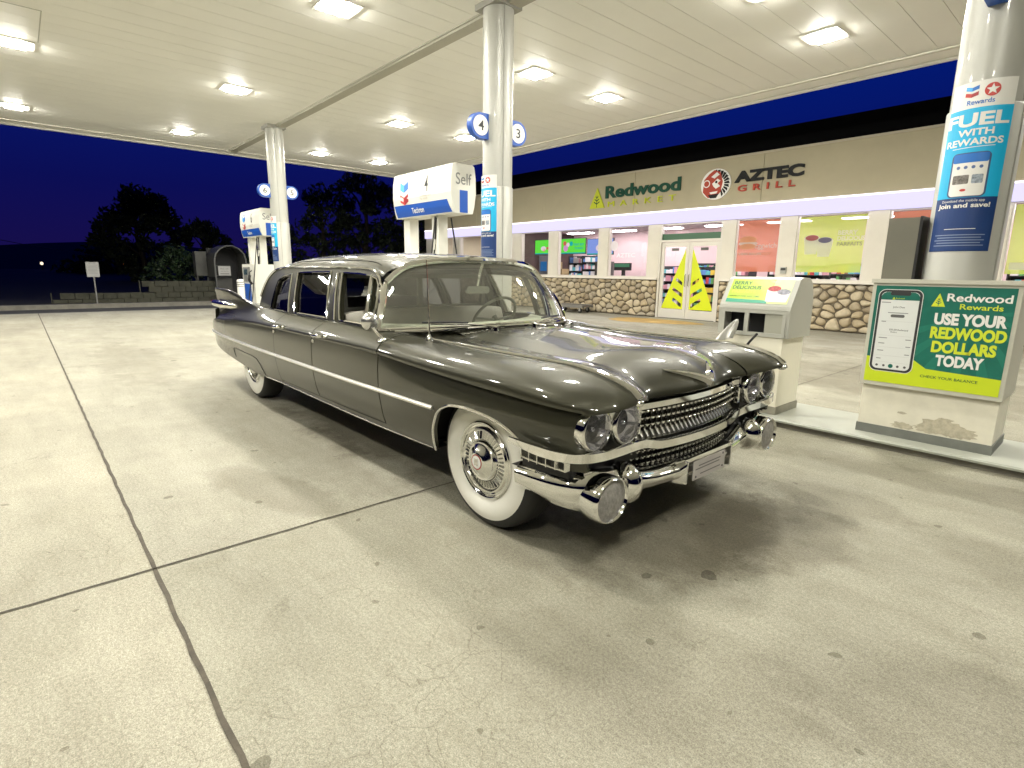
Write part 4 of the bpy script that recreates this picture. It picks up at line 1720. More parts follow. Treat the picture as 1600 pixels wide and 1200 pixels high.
t = thing('drinks_machine', 'tall dark drinks machine with a blue panel behind the window', 'drinks machine', (-17.25, 17.0, .012))
mb.box(-.26, .26, 0, .5, 0, 2.0)
mb.build('body', mat('machine_grey', (0.10, 0.10, 0.11), 0.4), t)
mb = MB()
mb.box(-.16, .22, -.01, 0, 1.35, 1.75)
mb.build('front_panel', emit('machine_blue', (0.05, 0.22, 0.55), .6), t)
t = thing('service_counter', 'long pale service counter inside the store windows', 'counter', (-13.2, 16.6, .012))
mb = MB()
mb.box(-3.3, 1.4, -.35, .25, 0, 1.05)
mb.build('front', mat('counter_brown', (0.20, 0.13, 0.09), 0.5, noise=.2, nscale=3), t)
mb = MB()
mb.box(-3.35, 1.45, -.4, .3, 1.05, 1.10)
mb.build('top', mat('counter_top', (0.45, 0.40, 0.36), 0.35), t)
t = thing('cardboard_box', 'tall brown cardboard box on the service counter', 'box', (-16.15, 16.6, 1.112))
mb = MB()
mb.box(-.24, .22, -.2, .2, 0, .62)
mb.build('box', mat('cardboard', (0.30, 0.22, 0.11), 0.8, noise=.1, nscale=4), t)
mb = MB()
mb.box(.23, .62, -.22, .18, 0, .34)
mb.build('flap_box', mat('cardboard', (0.30, 0.22, 0.11), 0.8), t)
t = thing('coffee_brewer', 'dark coffee brewer with a blue front on the counter', 'coffee machine', (-13.5, 16.5, 1.112))
mb = MB()
mb.box(-.32, .32, -.15, .2, 0, .62)
mb.build('body', mat('brewer_dark', (0.06, 0.055, 0.05), 0.4), t)
mb = MB()
mb.box(-.20, .08, -.16, -.15, .30, .55)
mb.build('front_panel', emit('brewer_blue', (0.03, 0.12, 0.5), .6), t)
t = thing('cash_register', 'black cash register screen on the counter behind the glass', 'cash register', (-12.55, 16.45, 1.112))
mb = MB()
mb.box(-.35, .35, -.1, .0, .30, .56)
mb.box(-.05, .05, -.05, .05, 0, .30)
mb.build('screen', black, t)
mb = MB()
mb.box(-.33, .33, -.105, -.1, .42, .54)
mb.build('screen_header', mat('header_green', (0.05, 0.22, 0.12), 0.4), t)
# lettering on the glass beside the doors
mb = MB()
text_mb(mb, 'AZTEC', .2, lambda u, v, d: (u + OX, .08, v), f_white, .01, (-11.15, 1.88), width=.72, height=.13)
flat(mb, disc(.16, 24, -11.62, 2.18), lambda u, v, d: (u + OX, .08, v), 0, f_white)
mb.build('window_lettering', parent=st)

# ------------------------------------------------------------------ flat hand cart by the stone wall
ct = thing('flat_cart', 'low flat wheeled cart parked against the stone wall', 'cart', (-12.75, 14.0, 0.0), R(6))
mb = MB()
mb.box(-.62, .62, -.30, .30, .20, .255)
mb.build('deck', mat('cart_deck', (0.16, 0.15, 0.135), 0.6, noise=.2, nscale=8), ct)
mb = MB()
mb.box(-.64, .64, -.32, -.30, .17, .27); mb.box(-.64, .64, .30, .32, .17, .27)
mb.build('edge_rail', mat('cart_rail', (0.25, 0.24, 0.22), 0.4, .5), ct)
for sx_ in (-.48, .48):
    for sy_ in (-.22, .22):
        mb = MB().use(rubber, True)
        mb.lathe([(1e-4, -.025), (.075, -.025), (.085, 0), (.075, .025), (1e-4, .025)], (sx_, sy_, .085), 'y', 20)
        w_ = mb.build('wheel', parent=ct)
        mb = MB()
        mb.box(sx_ - .03, sx_ + .03, sy_ - .04, sy_ - .03, .07, .20); mb.box(sx_ - .03, sx_ + .03, sy_ + .03, sy_ + .04, .07, .20)
        mb.build('fork', grey, w_)

# ================================================================== THE LIMOUSINE (x forward from the front axle, y sideways, z up)
def paint_mat():
    m, n, l, o = nt('dark_metallic_paint')
    b = n.new('ShaderNodeBsdfPrincipled')
    g = n.new('ShaderNodeTexCoord')
    t = n.new('ShaderNodeTexNoise')
    t.inputs['Scale'].default_value = 900
    t.inputs['Detail'].default_value = 2
    l.new(g.outputs['Object'], t.inputs['Vector'])
    c = n.new('ShaderNodeValToRGB')
    c.color_ramp.elements[0].position = .35
    c.color_ramp.elements[1].position = .7
    c.color_ramp.elements[0].color = (0.026, 0.026, 0.016, 1)
    c.color_ramp.elements[1].color = (0.042, 0.041, 0.026, 1)
    l.new(t.outputs['Fac'], c.inputs[0])
    l.new(c.outputs[0], b.inputs['Base Color'])
    b.inputs['Metallic'].default_value = .38
    b.inputs['Roughness'].default_value = .42
    b.inputs['Coat Weight'].default_value = 1.0
    b.inputs['Coat Roughness'].default_value = .045
    b.inputs['Coat IOR'].default_value = 1.47
    b.inputs['Specular IOR Level'].default_value = .2
    # faint waviness of hand-finished panels
    t2 = n.new('ShaderNodeTexNoise')
    t2.inputs['Scale'].default_value = 3.5
    t2.inputs['Detail'].default_value = 2
    l.new(g.outputs['Object'], t2.inputs['Vector'])
    bp = n.new('ShaderNodeBump')
    bp.inputs['Strength'].default_value = .05
    bp.inputs['Distance'].default_value = .012
    l.new(t2.outputs['Fac'], bp.inputs['Height'])
    l.new(bp.outputs[0], b.inputs['Normal'])
    l.new(bp.outputs[0], b.inputs['Coat Normal'])
    l.new(b.outputs[0], o.inputs[0])
    return m


paint = paint_mat()
dark = mat('underbody_black', (0.006, 0.006, 0.006), 0.9)
car = thing('limousine', 'long dark grey vintage limousine with tail fins and whitewall tyres', 'car', (-2.11403, 2.55178, 0.0), R(0.74224))

SEC = {
    -4.62: [(.905, .763), (.900, .775), (.880, .793), (.868, .828), (.868, .900), (.876, .965), (.886, 1.035), (.897, 1.088), (.894, 1.098), (.886, 1.096), (.866, 1.03), (.78, .905)],
    -4.32: [(.930, .776), (.926, .788), (.908, .808), (.893, .838), (.886, .900), (.888, .960), (.894, 1.030), (.901, 1.084), (.898, 1.097), (.890, 1.095), (.870, 1.03), (.79, .915)],
    -4.03: [(.946, .790), (.943, .802), (.930, .823), (.913, .852), (.900, .902), (.897, .955), (.899, 1.015), (.903, 1.068), (.900, 1.086), (.892, 1.085), (.872, 1.02), (.80, .925)],
    -3.73: [(.958, .808), (.957, .819), (.947, .840), (.931, .865), (.915, .902), (.907, .945), (.904, .990), (.905, 1.032), (.900, 1.050), (.892, 1.050), (.874, 1.00), (.80, .93)],
    -3.42: [(.970, .816), (.970, .826), (.962, .845), (.947, .869), (.930, .898), (.917, .930), (.909, .958), (.905, .984), (.898, .999), (.888, 1.001), (.870, .985), (.80, .938)],
    -3.10: [(.979, .823), (.980, .832), (.975, .849), (.961, .869), (.941, .894), (.921, .917), (.906, .935), (.893, .950), (.882, .961), (.868, .966), (.848, .962), (.80, .940)],
    -2.40: [(.986, .830), (.988, .838), (.984, .852), (.971, .871), (.949, .892), (.922, .911), (.900, .925), (.881, .935), (.864, .942), (.848, .946), (.832, .946), (.80, .938)],
    -1.30: [(.990, .830), (.992, .837), (.989, .850), (.977, .869), (.955, .889), (.928, .908), (.905, .921), (.885, .931), (.868, .938), (.852, .942), (.835, .943), (.80, .938)],
    -0.86: [(.985, .818), (.994, .826), (.995, .841), (.983, .862), (.959, .882), (.929, .898), (.900, .909), (.875, .916), (.855, .921), (.835, .924), (.815, .926), (.79, .927)],
    -0.50: [(.974, .800), (.998, .807), (.998, .829), (.985, .851), (.959, .869), (.926, .883), (.886, .893), (.846, .899), (.811, .903), (.781, .905), (.746, .906), (.71, .906)],
    -0.13: [(.966, .787), (1.000, .793), (.999, .819), (.985, .843), (.958, .862), (.923, .877), (.883, .887), (.843, .894), (.805, .898), (.775, .900), (.743, .901), (.71, .901)],
    0.30: [(.960, .775), (1.000, .781), (.998, .810), (.984, .836), (.956, .856), (.921, .871), (.881, .882), (.841, .890), (.802, .895), (.772, .897), (.741, .899), (.71, .900)],
    0.90: [(.950, .768), (.990, .774), (.989, .803), (.976, .829), (.950, .849), (.917, .864), (.878, .875), (.839, .883), (.801, .888), (.772, .891), (.741, .893), (.71, .894)],
}
SX = sorted(SEC)
SF = [(pchip(SX, [SEC[x][j][0] for x in SX]), pchip(SX, [SEC[x][j][1] for x in SX])) for j in range(12)]
# side below the crease
tail_y = pchip([-5.20, -5.17, -5.10, -4.95, -4.80, -4.62], [.72, .775, .822, .860, .885, .905])
tail_z = pchip([-5.20, -5.17, -5.10, -4.95, -4.80, -4.62], [.628, .650, .680, .718, .746, .763])
front_w = pchip([.2, .45, .55, .62, .66, .70], [1.0, .992, .978, .958, .935, .90])


def crease(x):
    if x < -4.62:
        return tail_y(x), tail_z(x)
    y, z = SF[0][0](x), SF[0][1](x)
    if x > .2:
        y = y * front_w(x) / 1.0
    return y, z


zb_f = pchip([-5.20, -5.16, -5.08, -4.95, -4.78, -4.5, -4.2, -3.9, -3.5, -3.0, -2.4, -.8, -.372], [.61, .572, .518, .474, .450, .426, .410, .396, .376, .356, .350, .340, .340])
arch_f = pchip([-.372, -.350, -.330, -.300, -.26, -.20, -.12, 0, .12, .22, .30, .36, .39, .405, .42], [.34, .40, .47, .530, .58, .62, .648, .658, .653, .638, .612, .575, .54, .50, .49])
g_f = pchip([0, .12, .32, .6, .82, 1.0], [.940, .966, .990, 1.006, 1.006, 1.0])


def zbot(x):
    if x < -.372:
        return zb_f(x)
    return arch_f(x) if x < .42 else .49


def yside(x, z):
    yc, zc = crease(x)
    z0 = zb_f(min(x, -.372))
    g = g_f((z - z0) / max(.02, zc - z0))
    k = min(max((-2.7 - x) / .6, 0), 1)
    if x > -.9:
        g += .022 * min(1, (x + .9) / .5) * max(0, 1 - abs((z - .68) / .14))
    return yc * (g + (max(g, .985) - g) * k)


def xs_between(a, b, step=.05, extra=()):
    n_ = max(2, int(math.ceil((b - a) / step)))
    v = [a + (b - a) * i / n_ for i in range(n_ + 1)] + [e_ for e_ in extra if a < e_ < b]
    return sorted(set(round(q, 5) for q in v))


ARCHX = [-.372, -.368, -.362, -.355, -.35, -.345, -.338, -.33, -.32, -.31, -.30, -.285, -.27, -.255, -.24, -.22, -.2, -.18, .32, .34, .36, .37, .38, .39, .395, .40, .405, .41, .415, .42]


def side_rows(xs, z0=None, z1=None, nz=18):
    rows = []
    for x in xs:
        lo = max(zbot(x), z0) if z0 else zbot(x)
        hi = z1 if z1 else crease(x)[1]
        rows.append([(x, yside(x, lo + (hi - lo) * k / nz), lo + (hi - lo) * k / nz) for k in range(nz + 1)])
    return rows


def shoulder_rows(xs, j1=11, sub=3):
    """densified shoulder sections (Catmull-Rom across the control points)"""
    rows = []
    for x in xs:
        pts = [(x, SF[j][0](x), SF[j][1](x)) for j in range(j1 + 1)]
        rows.append([tuple(q) for q in [Vector(pts[0])] + list(smooth_path(pts[1:], sub))])
    return rows


def rim_fold(mb, rows_edge, depth=.018):
    """turn a panel edge inwards so that it has thickness"""
    mb.grid([rows_edge, [(p[0], p[1] - depth, p[2]) for p in rows_edge]])


def both(name, fn, m=paint, parent=None, angle=35, labels=None):
    """build a part once for each flank"""
    out = []
    for s in (-1, 1):
        mb = fn()
        mb.v = [(p[0], p[1] * s, p[2]) for p in mb.v]
        if s > 0 and False:
            pass
        o = mb.build(name, m, parent or car, smooth=True, angle=angle)
        out.append(o)
    return out


# ---- rear quarter with fin and tail pod
def rear_quarter():
    mb = MB()
    xs = xs_between(-4.62, -2.622, .05)
    mb.grid(side_rows(xs))
    mb.grid(shoulder_rows(xs))
    mb.poly(shoulder_rows([-4.62])[0] + [(-4.62, .78, .763)])
    rim_fold(mb, [r[0] for r in side_rows(xs)])
    # tail pod
    xs = [-5.20, -5.195, -5.185, -5.17, -5.15, -5.12, -5.08, -5.02, -4.95, -4.86, -4.76, -4.68, -4.62]
    rows = side_rows(xs, nz=12)
    mb.grid(rows)
    top = []
    for x in xs:
        yc, zc = crease(x)
        top.append([(x, yc, zc), (x, yc - .008, zc + .008), (x, yc - .05, zc + .014), (x, .70, zc + .01)])
    mb.grid(top)
    mb.poly(rows[0] + [(-5.20, .60, .628), (-5.20, .60, .61)])
    mb.grid([[r[0] for r in rows], [(p[0][0], .60, p[0][2]) for p in rows]])
    return mb


both('rear_quarter', rear_quarter)
# tail lamp pods on the fins: chrome nacelle with two red bullets
for s in (-1, 1):
    m_ = MB().use(mat('nacelle_chrome', (0.80, 0.80, 0.72), 0.12, 1.0), True)
    prof = [(1e-4, .47), (.012, .42), (.026, .31), (.036, .16), (.041, .0), (.040, -.14), (.036, -.27), (.034, -.33)]
    m_.lathe(prof, (-4.27, s * .912, .940), 'x', 24)
    q = m_.build('tail_light', parent=car)
    for dz in (.016, -.016):
        m_ = MB().use(mat('tail_red', (0.30, 0.008, 0.006), 0.12, coat=.6), True)
        m_.lathe([(.016, -.32), (.015, -.37), (.010, -.42), (1e-4, -.455)], (-4.27, s * .912, .940 + dz), 'x', 16)
        m_.build('lens', parent=q)
# tail cap on the pod
for s in (-1, 1):
    m_ = MB().use(chrome, True)
    m_.lathe([(1e-4, -5.245), (.04, -5.235), (.062, -5.21), (.066, -5.15)], (0, s * .70, .640), 'x', 24)
    m_.build('reversing_lamp', parent=car)
mb = MB().use(chrome, True)
mb.grid([[(-5.12 - .09 * (1 - (y / .72) ** 2), y, z) for y in np.linspace(-.74, .74, 24)] for z in (.60, .56, .50, .42, .40)])
mb.build('rear_bumper', parent=car)
mb = MB().use(paint, True)
mb.grid([[(x, y, .935 - .10 * max(0, (-3.9 - x) / 1.2) ** 2 + .03 * (1 - (y / .80) ** 2)) for y in np.linspace(-.80, .80, 25)] for x in np.linspace(-5.05, -3.36, 22)])
mb.grid([[(-5.05 - .05 * k, y, .843 - .24 * k + .03 * (1 - (y / .80) ** 2)) for y in np.linspace(-.80, .80, 25)] for k in (0, .5, 1.0)])
mb.build('boot_lid', parent=car)


# ---- doors and rocker
def door(a, b):
    def f():
        mb = MB()
        xs = xs_between(a, b, .05)
        mb.grid(side_rows(xs, .392))
        mb.grid(shoulder_rows(xs))
        for x in (a, b):
            r = side_rows([x], .392)[0] + shoulder_rows([x])[0][1:]
            mb.grid([r, [(x + (.0 if x == a else -.0), p[1] - .02, p[2] - .004) for p in r]])
        return mb
    return f


rear_doors = both('rear_door', door(-2.612, -1.838))
front_doors = both('front_door', door(-1.828, -.866))


def rocker():
    mb = MB()
    xs = xs_between(-2.612, -.380, .05)
    r = side_rows(xs, None, .384, 5)
    mb.grid(r)
    rim_fold(mb, [q[0] for q in r], .10)
    return mb


both('rocker_panel', rocker)
# dark jamb just behind the shut lines
def jamb():
    mb = MB()
    xs = xs_between(-2.9, -.40, .1)
    mb.grid([[(p[0], p[1] - .03, p[2]) for p in side_rows([x], zb_f(x) + .01, None, 6)[0]] + [(x, SF[j][0](x) - .03, SF[j][1](x) - .02) for j in (3, 6, 9)] for x in xs])
    return mb


both('door_jamb', jamb, dark)

# ---- front fender with hooded brow
NOM = [1.0, .995, .975, .94, .90, .86, .82, .785, .765, .745, .73, .71]
INN = [.685, .66, .635, .605, .575, .54, .50]
xf_f = pchip([0, .1, .2, .3, .40, .45, .50, .56, .61, .65, .71, .755, .80, .85, .90, .94, .975, 1.0], [.735, .722, .697, .668, .645, .66, .70, .75, .785, .80, .815, .808, .787, .757, .728, .706, .69, .675])
ze_f = pchip([0, .2, .40, .45, .50, .56, .61, .65, .71, .755, .80, .85, .90, .94, 1.0], [.757, .745, .738, .742, .755, .775, .788, .795, .797, .787, .776, .767, .760, .756, .752])
in0 = pchip([0, .1, .2, .3, .40, .45, .50, .56, .61, .65, .68, .71], [.916, .915, .912, .907, .899, .893, .887, .888, .892, .897, .8995, .900])
in1 = pchip([0, .1, .2, .3, .40, .45, .50, .56, .61, .65, .68, .71], [.950, .949, .945, .939, .928, .920, .914, .909, .906, .906, .906, .906])


def zin(x, y):
    t = min(max(-x / .7, 0), 1.3)
    return in0(y) * (1 - t) + in1(y) * t


def nose_drop(x, y, z, xf, ze, D=.42, p=1.75):
    d = min(max((xf - x) / D, 0), 1)
    f = (1 - (1 - d) ** p) ** (1 / p)
    return ze + (z - ze) * f


TS = [0, .06, .12, .2, .28, .36, .44, .52, .58, .64, .69, .74, .78, .82, .855, .885, .91, .935, .955, .97, .982, .991, .997, 1.0]


def fender():
    mb = MB()
    xs = xs_between(-.856, .68, .05, ARCHX)
    rs = side_rows(xs)
    mb.grid(rs)
    rim_fold(mb, [r[0] for r in rs], .025)
    rows = []
    for t in TS:
        row = []
        for j in range(12):
            xf = xf_f(NOM[j]); ze = ze_f(NOM[j])
            x = -.856 + (xf + .856) * t
            y, z = SF[j][0](x), SF[j][1](x)
            if x > .2:
                y = NOM[j] + (y - NOM[j]) + (front_w(x) - 1) * max(0, (NOM[j] - .71) / .29)
                ze2 = ze + (.0 if j else 0)
            row.append((x, y, nose_drop(x, y, z, xf, ze) if j else (z if x < .5 else min(z, crease(x)[1]))))
        pts = [row[0]] + [tuple(q) for q in smooth_path(row[1:], 2)]
        for y in INN:
            xf = xf_f(y); ze = ze_f(y)
            x = -.856 + (xf + .856) * t
            pts.append((x, y, nose_drop(x, y, zin(x, y), xf, ze)))
        rows.append(pts)
    mb.grid(rows)
    # underside of the brow, folding back to the lamp panel
    e0 = rows[-1]
    e1 = [(p[0] - .004, p[1], p[2] - .007) for p in e0]
    e2 = [(min(p[0] - .05, .62), p[1] - .02, p[2] - .012) for p in e0]
    e3 = [(.58, p[1] - .02, p[2] - .01) for p in e0]
    mb.grid([e0, e1, e2, e3])
    # return of the flank towards the lamp panel
    fr = side_rows([.68])[0]
    mb.grid([fr, [(.675, p[1] - .02, p[2]) for p in fr], [(.60, p[1] - .05, p[2]) for p in fr]])
    return mb


both('front_fender', fender, angle=32)

# ---- bonnet and cowl
HY = [.494, .47, .44, .40, .35, .3, .25, .2, .15, .1, .05, 0]
HB = lambda y: -.60 - .10 * (y / .5) ** 2
mb = MB().use(paint, True)
rows = []
for t in TS:
    half = []
    for y in HY:
        xf, ze = xf_f(y), ze_f(y)
        x = HB(y) + (xf - HB(y)) * t
        half.append((x, y, nose_drop(x, y, zin(x, y), xf, ze, .40, 1.7)))
    rows.append(half + [(p[0], -p[1], p[2]) for p in reversed(half[:-1])])
mb.grid(rows)
e0 = rows[-1]
mb.grid([e0, [(p[0] - .012, p[1], p[2] - .010) for p in e0], [(p[0] - .08, p[1], p[2] - .012) for p in e0]])
mb.build('bonnet', parent=car, angle=50)
mb = MB().use(paint, True)
wb = lambda u: (-.70 - .36 * abs(u) ** 2.4, .868 * u, .968 - .026 * u * u)
rows = []
CU = [math.sin(k / 20 * PI / 2) for k in range(-20, 21)]
for t in (0, .15, .3, .5, .7, .85, 1.0):
    row = []
    for u in CU:
        a = wb(u)
        yb = .79 * u
        if abs(yb) < .494:
            xb, zb_ = HB(abs(yb)) - .006, zin(HB(abs(yb)), abs(yb)) - .003
        else:
            k = min(1, (abs(yb) - .494) / .02)
            xb = (HB(.494) - .006) * (1 - k) - .858 * k
            zb_ = (zin(-.8, min(abs(yb), .71)) if abs(yb) < .71 else .9255) - .001
        xa = min(a[0] - .02, xb - .02)
        row.append((xa + (xb - xa) * t, a[1] + (yb - a[1]) * t, a[2] - .004 + (zb_ - a[2] + .004) * t))
    rows.append(row)
mb.grid(rows)
mb.build('cowl', parent=car, angle=50)
mb = MB().use(paint, True)
for s in (-1, 1):
    mb = MB().use(chrome_worn, True)
    for k in range(9):
        y0 = s * (.16 + .035 * k)
        mb.tube([(-.655 - .10 * y0 * y0, y0, zin(-.655, abs(y0)) + .006), (-.60 - .40 * y0 * y0 - .02, y0 + s * .02, zin(-.62, abs(y0)) + .006)], .004, 5)
    mb.build('cowl_vent', parent=car)
# V on the bonnet nose
def on_bonnet(y, dist):
    xf, ze = xf_f(abs(y)), ze_f(abs(y))
    x = xf - dist
    return (x + .004, y, nose_drop(x, y, zin(x, abs(y)), xf, ze, .40, 1.7) + .005)


mb = MB().use(chrome, True)
for s in (-1, 1):
    mb.tube([on_bonnet(s * .215 * k / 6, .004 + .10 * (k / 6)) for k in range(7)], [.024, .022, .019, .016, .012, .008, .003], 6)
q = mb.build('bonnet_emblem', parent=car)
# chrome spear along each fender crown ending in a bright tip
for s in (-1, 1):
    pts, rad = [], []
    for t in [k / 40 for k in range(41)]:
        x = -.74 + (.812 + .74) * t
        z = nose_drop(x, .71, zin(x, .71), xf_f(.71), ze_f(.71))
        pts.append((x, s * .71, z + .004)); rad.append(.008 if t < .74 else .008 + .010 * (t - .74) / .26)
    mb = MB().use(chrome, True)
    mb.tube(pts, rad, 8)
    mb.ell((.80, s * .71, .792), (.028, .022, .018), 14, 8)
    mb.build('fender_spear', parent=car)

# ---- chrome along the flanks
trimz = pchip([-5.14, -3.8, -2.7, -1.64, -.29], [.600, .605, .605, .602, .600])
for s in (-1, 1):
    mb = MB().use(mat('satin_trim', (0.90, 0.89, 0.84), 0.34, 1.0), True)
    pr = [(.5, 1.0), (-.2, 1.0), (-.4, .4), (-.4, -.4), (-.2, -1.0), (.5, -1.0)]
    path = [(x, s * (yside(x, trimz(x)) + .003), trimz(x)) for x in np.linspace(-5.12, -.29, 100)]
    mb.tube([(q[0], q[1], q[2] + .002) for q in path], 1.0, prof=[(.004, .014), (-.006 , .011), (-.011, .002), (-.009, -.008), (.004, -.014)] if s > 0 else [(-.004, .014), (.006, .011), (.011, .002), (.009, -.008), (-.004, -.014)], up=(0, 0, 1))
    mb.build('side_trim', parent=car)
    mb = MB().use(chrome, True)
    ax = [-.372] + [x for x in ARCHX if -.372 < x < -.17] + list(np.linspace(-.16, .31, 20)) + [.32, .34, .36]
    mb.tube([(-.372, s * yside(-.372, .34), .335)] + [(x, s * (yside(x, zbot(x)) + .002), zbot(x)) for x in ax], .0075, 6)
    mb.build('arch_trim', parent=car)
    mb = MB().use(chrome_worn, True)
    mb.tube([(x, s * (yside(x, zb_f(x) + .005) + .002), zb_f(x) + .004) for x in np.linspace(-2.98, -.39, 50)], .006, 6)
    mb.build('sill_trim', parent=car)
    # skirt outline over the rear wheel
    mb = MB().use(dark, True)
    sk = [(-3.885, .432), (-3.93, .47), (-3.945, .512), (-3.91, .522), (-3.6, .520), (-3.3, .518), (-3.16, .505), (-3.09, .464), (-3.04, .42), (-2.995, .376)]
    mb.tube([(x, s * (yside(x, z) + .0005), z) for x, z in sk], .004, 6)
    mb.build('skirt_seam', parent=car)
# handles
for grp, hx in ((rear_doors, -2.49), (front_doors, -1.70)):
    for s, d in zip((-1, 1), grp):
        y = .985
        mb = MB().use(chrome, True)
        mb.ell((hx - .09, s * (y + .004), .846), (.026, .018, .016), 12, 8)
        mb.tube(smooth_path([(hx - .09, s * (y + .02), .848), (hx - .02, s * (y + .034), .853), (hx + .07, s * (y + .036), .858), (hx + .11, s * (y + .026), .860)], 4), .0095, 8)
        mb.ell((hx + .10, s * (y - .002), .858), (.018, .022, .013), 12, 8)
        mb.ell((hx - .09, s * (y + .010), .808), (.014, .014, .014), 12, 8)
        mb.build('handle', parent=d)


# ---- glasshouse
def yg(z):
    t = max(0.0, (z - .935) / .375)
    return .822 - .118 * t ** 1.3


OUT = [(-3.45, .935), (-3.43, 1.05), (-3.40, 1.15), (-3.345, 1.235), (-3.24, 1.295), (-3.08, 1.318), (-2.8, 1.324), (-2.4, 1.328), (-2.04, 1.329), (-1.7, 1.326), (-1.48, 1.318), (-1.38, 1.303), (-1.29, 1.27), (-1.235, 1.22), (-1.205, 1.12), (-1.185, 1.02), (-1.175, .935)]
HOLES = [
    [(-3.115, .955), (-3.107, 1.08), (-3.10, 1.16), (-3.075, 1.215), (-2.985, 1.250), (-2.812, 1.268), (-2.755, 1.12), (-2.70, .955)],
    [(-2.565, .955), (-2.63, 1.12), (-2.686, 1.284), (-2.35, 1.292), (-2.05, 1.296), (-1.99, 1.12), (-1.935, .955)],
    [(-1.715, .955), (-1.785, 1.12), (-1.848, 1.292), (-1.6, 1.288), (-1.405, 1.276), (-1.355, 1.12), (-1.325, .955)],
    [(-1.302, .955), (-1.332, 1.12), (-1.376, 1.270), (-1.305, 1.252), (-1.262, 1.215), (-1.228, 1.12), (-1.205, .955)],
]


def dens(poly, step=.07):
    out = []
    for i in range(len(poly)):
        a, b = poly[i], poly[(i + 1) % len(poly)]
        n_ = max(1, int(math.hypot(b[0] - a[0], b[1] - a[1]) / step))
        out += [(a[0] + (b[0] - a[0]) * k / n_, a[1] + (b[1] - a[1]) * k / n_) for k in range(n_)]
    return out


def side_frame():
    outer = dens(OUT); holes = [dens(h) for h in HOLES]
    vs, es = [], []
    for ring in [outer] + holes:
        b = len(vs)
        vs += [Vector(p) for p in ring]
        es += [(b + i, b + (i + 1) % len(ring)) for i in range(len(ring))]
    V, _, F, _, _, _ = delaunay_2d_cdt(vs, es, [], 0, 1e-5)
    mb = MB()
    keep = []
    for f in F:
        cx = sum(V[i].x for i in f) / len(f); cz = sum(V[i].y for i in f) / len(f)
        if inside((cx, cz), outer) and not any(inside((cx, cz), h) for h in holes):
            keep.append(f)
    b = 0
    mb.v = [(p.x, yg(p.y), p.y) for p in V]
    for f in keep:
        mb.face(f)
    # returns of the window openings
    for h in holes:
        r = [(p[0], yg(p[1]), p[1]) for p in h]
        mb.grid([r, [(p[0], p[1] - .035, p[2]) for p in r]], close_u=True)
    return mb


both('window_surround', side_frame)
tint = glass('dark_window_glass', (0.16, 0.16, 0.19), 1.5)
clearg = glass('clear_window_glass', (0.80, 0.84, 0.80), 1.5)
for s in (-1, 1):
    for h, gm in zip(HOLES, (tint, tint, None, clearg)):
        path = [(p[0], s * (yg(p[1]) + .003), p[1]) for p in dens(h, .05)]
        mb = MB().use(chrome, True)
        mb.tube(path, .0085, 6, closed=True)
        wf = mb.build('side_window', parent=car)
        if gm:
            mb = MB()
            mb.poly([(p[0], s * (yg(p[1]) - .018), p[1]) for p in h])
            mb.build('pane', gm, wf)
    # drip rail, roof seam, bright centre pillar
    rail = [(p[0], s * (yg(p[1]) + .006), p[1] + .004) for p in OUT[1:-3]]
    mb = MB().use(chrome, True)
    mb.tube(smooth_path(rail, 4), .0085, 6)
    mb.build('drip_rail', parent=car)
    mb = MB().use(chrome, True)
    mb.tube([(-1.80, s * (yg(.95) + .006), .95), (-1.862, s * (yg(1.12) + .006), 1.12), (-1.922, s * (yg(1.29) + .006), 1.29)], .010, 6)
    mb.build('pillar_trim', parent=car)

# ---- roof shell
rail_z = pchip([p[0] for p in OUT[:13]], [p[1] for p in OUT[:13]])
crown_f = pchip([-3.52, -3.46, -3.38, -3.28, -3.12, -2.95, -2.7, -2.2, -1.7, -1.45, -1.28], [.94, 1.10, 1.23, 1.33, 1.400, 1.434, 1.450, 1.456, 1.450, 1.432, 1.398])


def roof_pt(x, sN):
    zr = rail_z(x); zc = max(crown_f(x), zr + .004)
    a = abs(sN)
    z = zr + (zc - zr) * (1 - a ** 3.1) ** (1 / 1.55)
    y = yg(zr) * sN
    w = min(max((x + 1.75) / .47, 0), 1) ** 1.6
    xx = x + w * (.20 - .125 * (y / .62) ** 2)
    return (xx, y, z)


SN = [-1, -.985, -.96, -.92, -.87, -.81, -.74, -.65, -.55, -.43, -.3, -.15, 0, .15, .3, .43, .55, .65, .74, .81, .87, .92, .96, .985, 1]
RX = list(np.linspace(-3.45, -3.0, 20)) + list(np.linspace(-2.94, -1.75, 18)) + list(np.linspace(-1.70, -1.28, 12))
rows = [[roof_pt(x, q) for q in SN] for x in RX]
mb = MB().use(paint, True)
gb = MB()
b = 0
mb.v = [p for r in rows for p in r]
nc = len(SN)
gb.v = list(mb.v)
for i in range(len(RX) - 1):
    for j in range(nc - 1):
        f = (i * nc + j, i * nc + j + 1, (i + 1) * nc + j + 1, (i + 1) * nc + j)
        zmid = sum(mb.v[k][2] for k in f) / 4
        if RX[i] < -3.0 and 1.0 < zmid < 1.30 and 6 <= j <= nc - 8:
            gb.face(f)
        else:
            mb.face(f)
mb.build('roof', parent=car, angle=60)
rw = gb.build('rear_window', glass('rear_glass', (0.55, 0.56, 0.55), 1.5), car, smooth=True)
for s in (-1, 1):
    mb = MB().use(dark, True)
    seam_p = []
    for x in np.linspace(-2.90, -1.40, 30):
        k = .905 + .05 * max(0, (abs(x + 2.2) - .55) / .3) ** 2
        p = roof_pt(x, min(k, .99) * s)
        seam_p.append((p[0], p[1], p[2] + .0005))
    mb.tube(seam_p, .0035, 5)
    mb.build('roof_seam', parent=car)

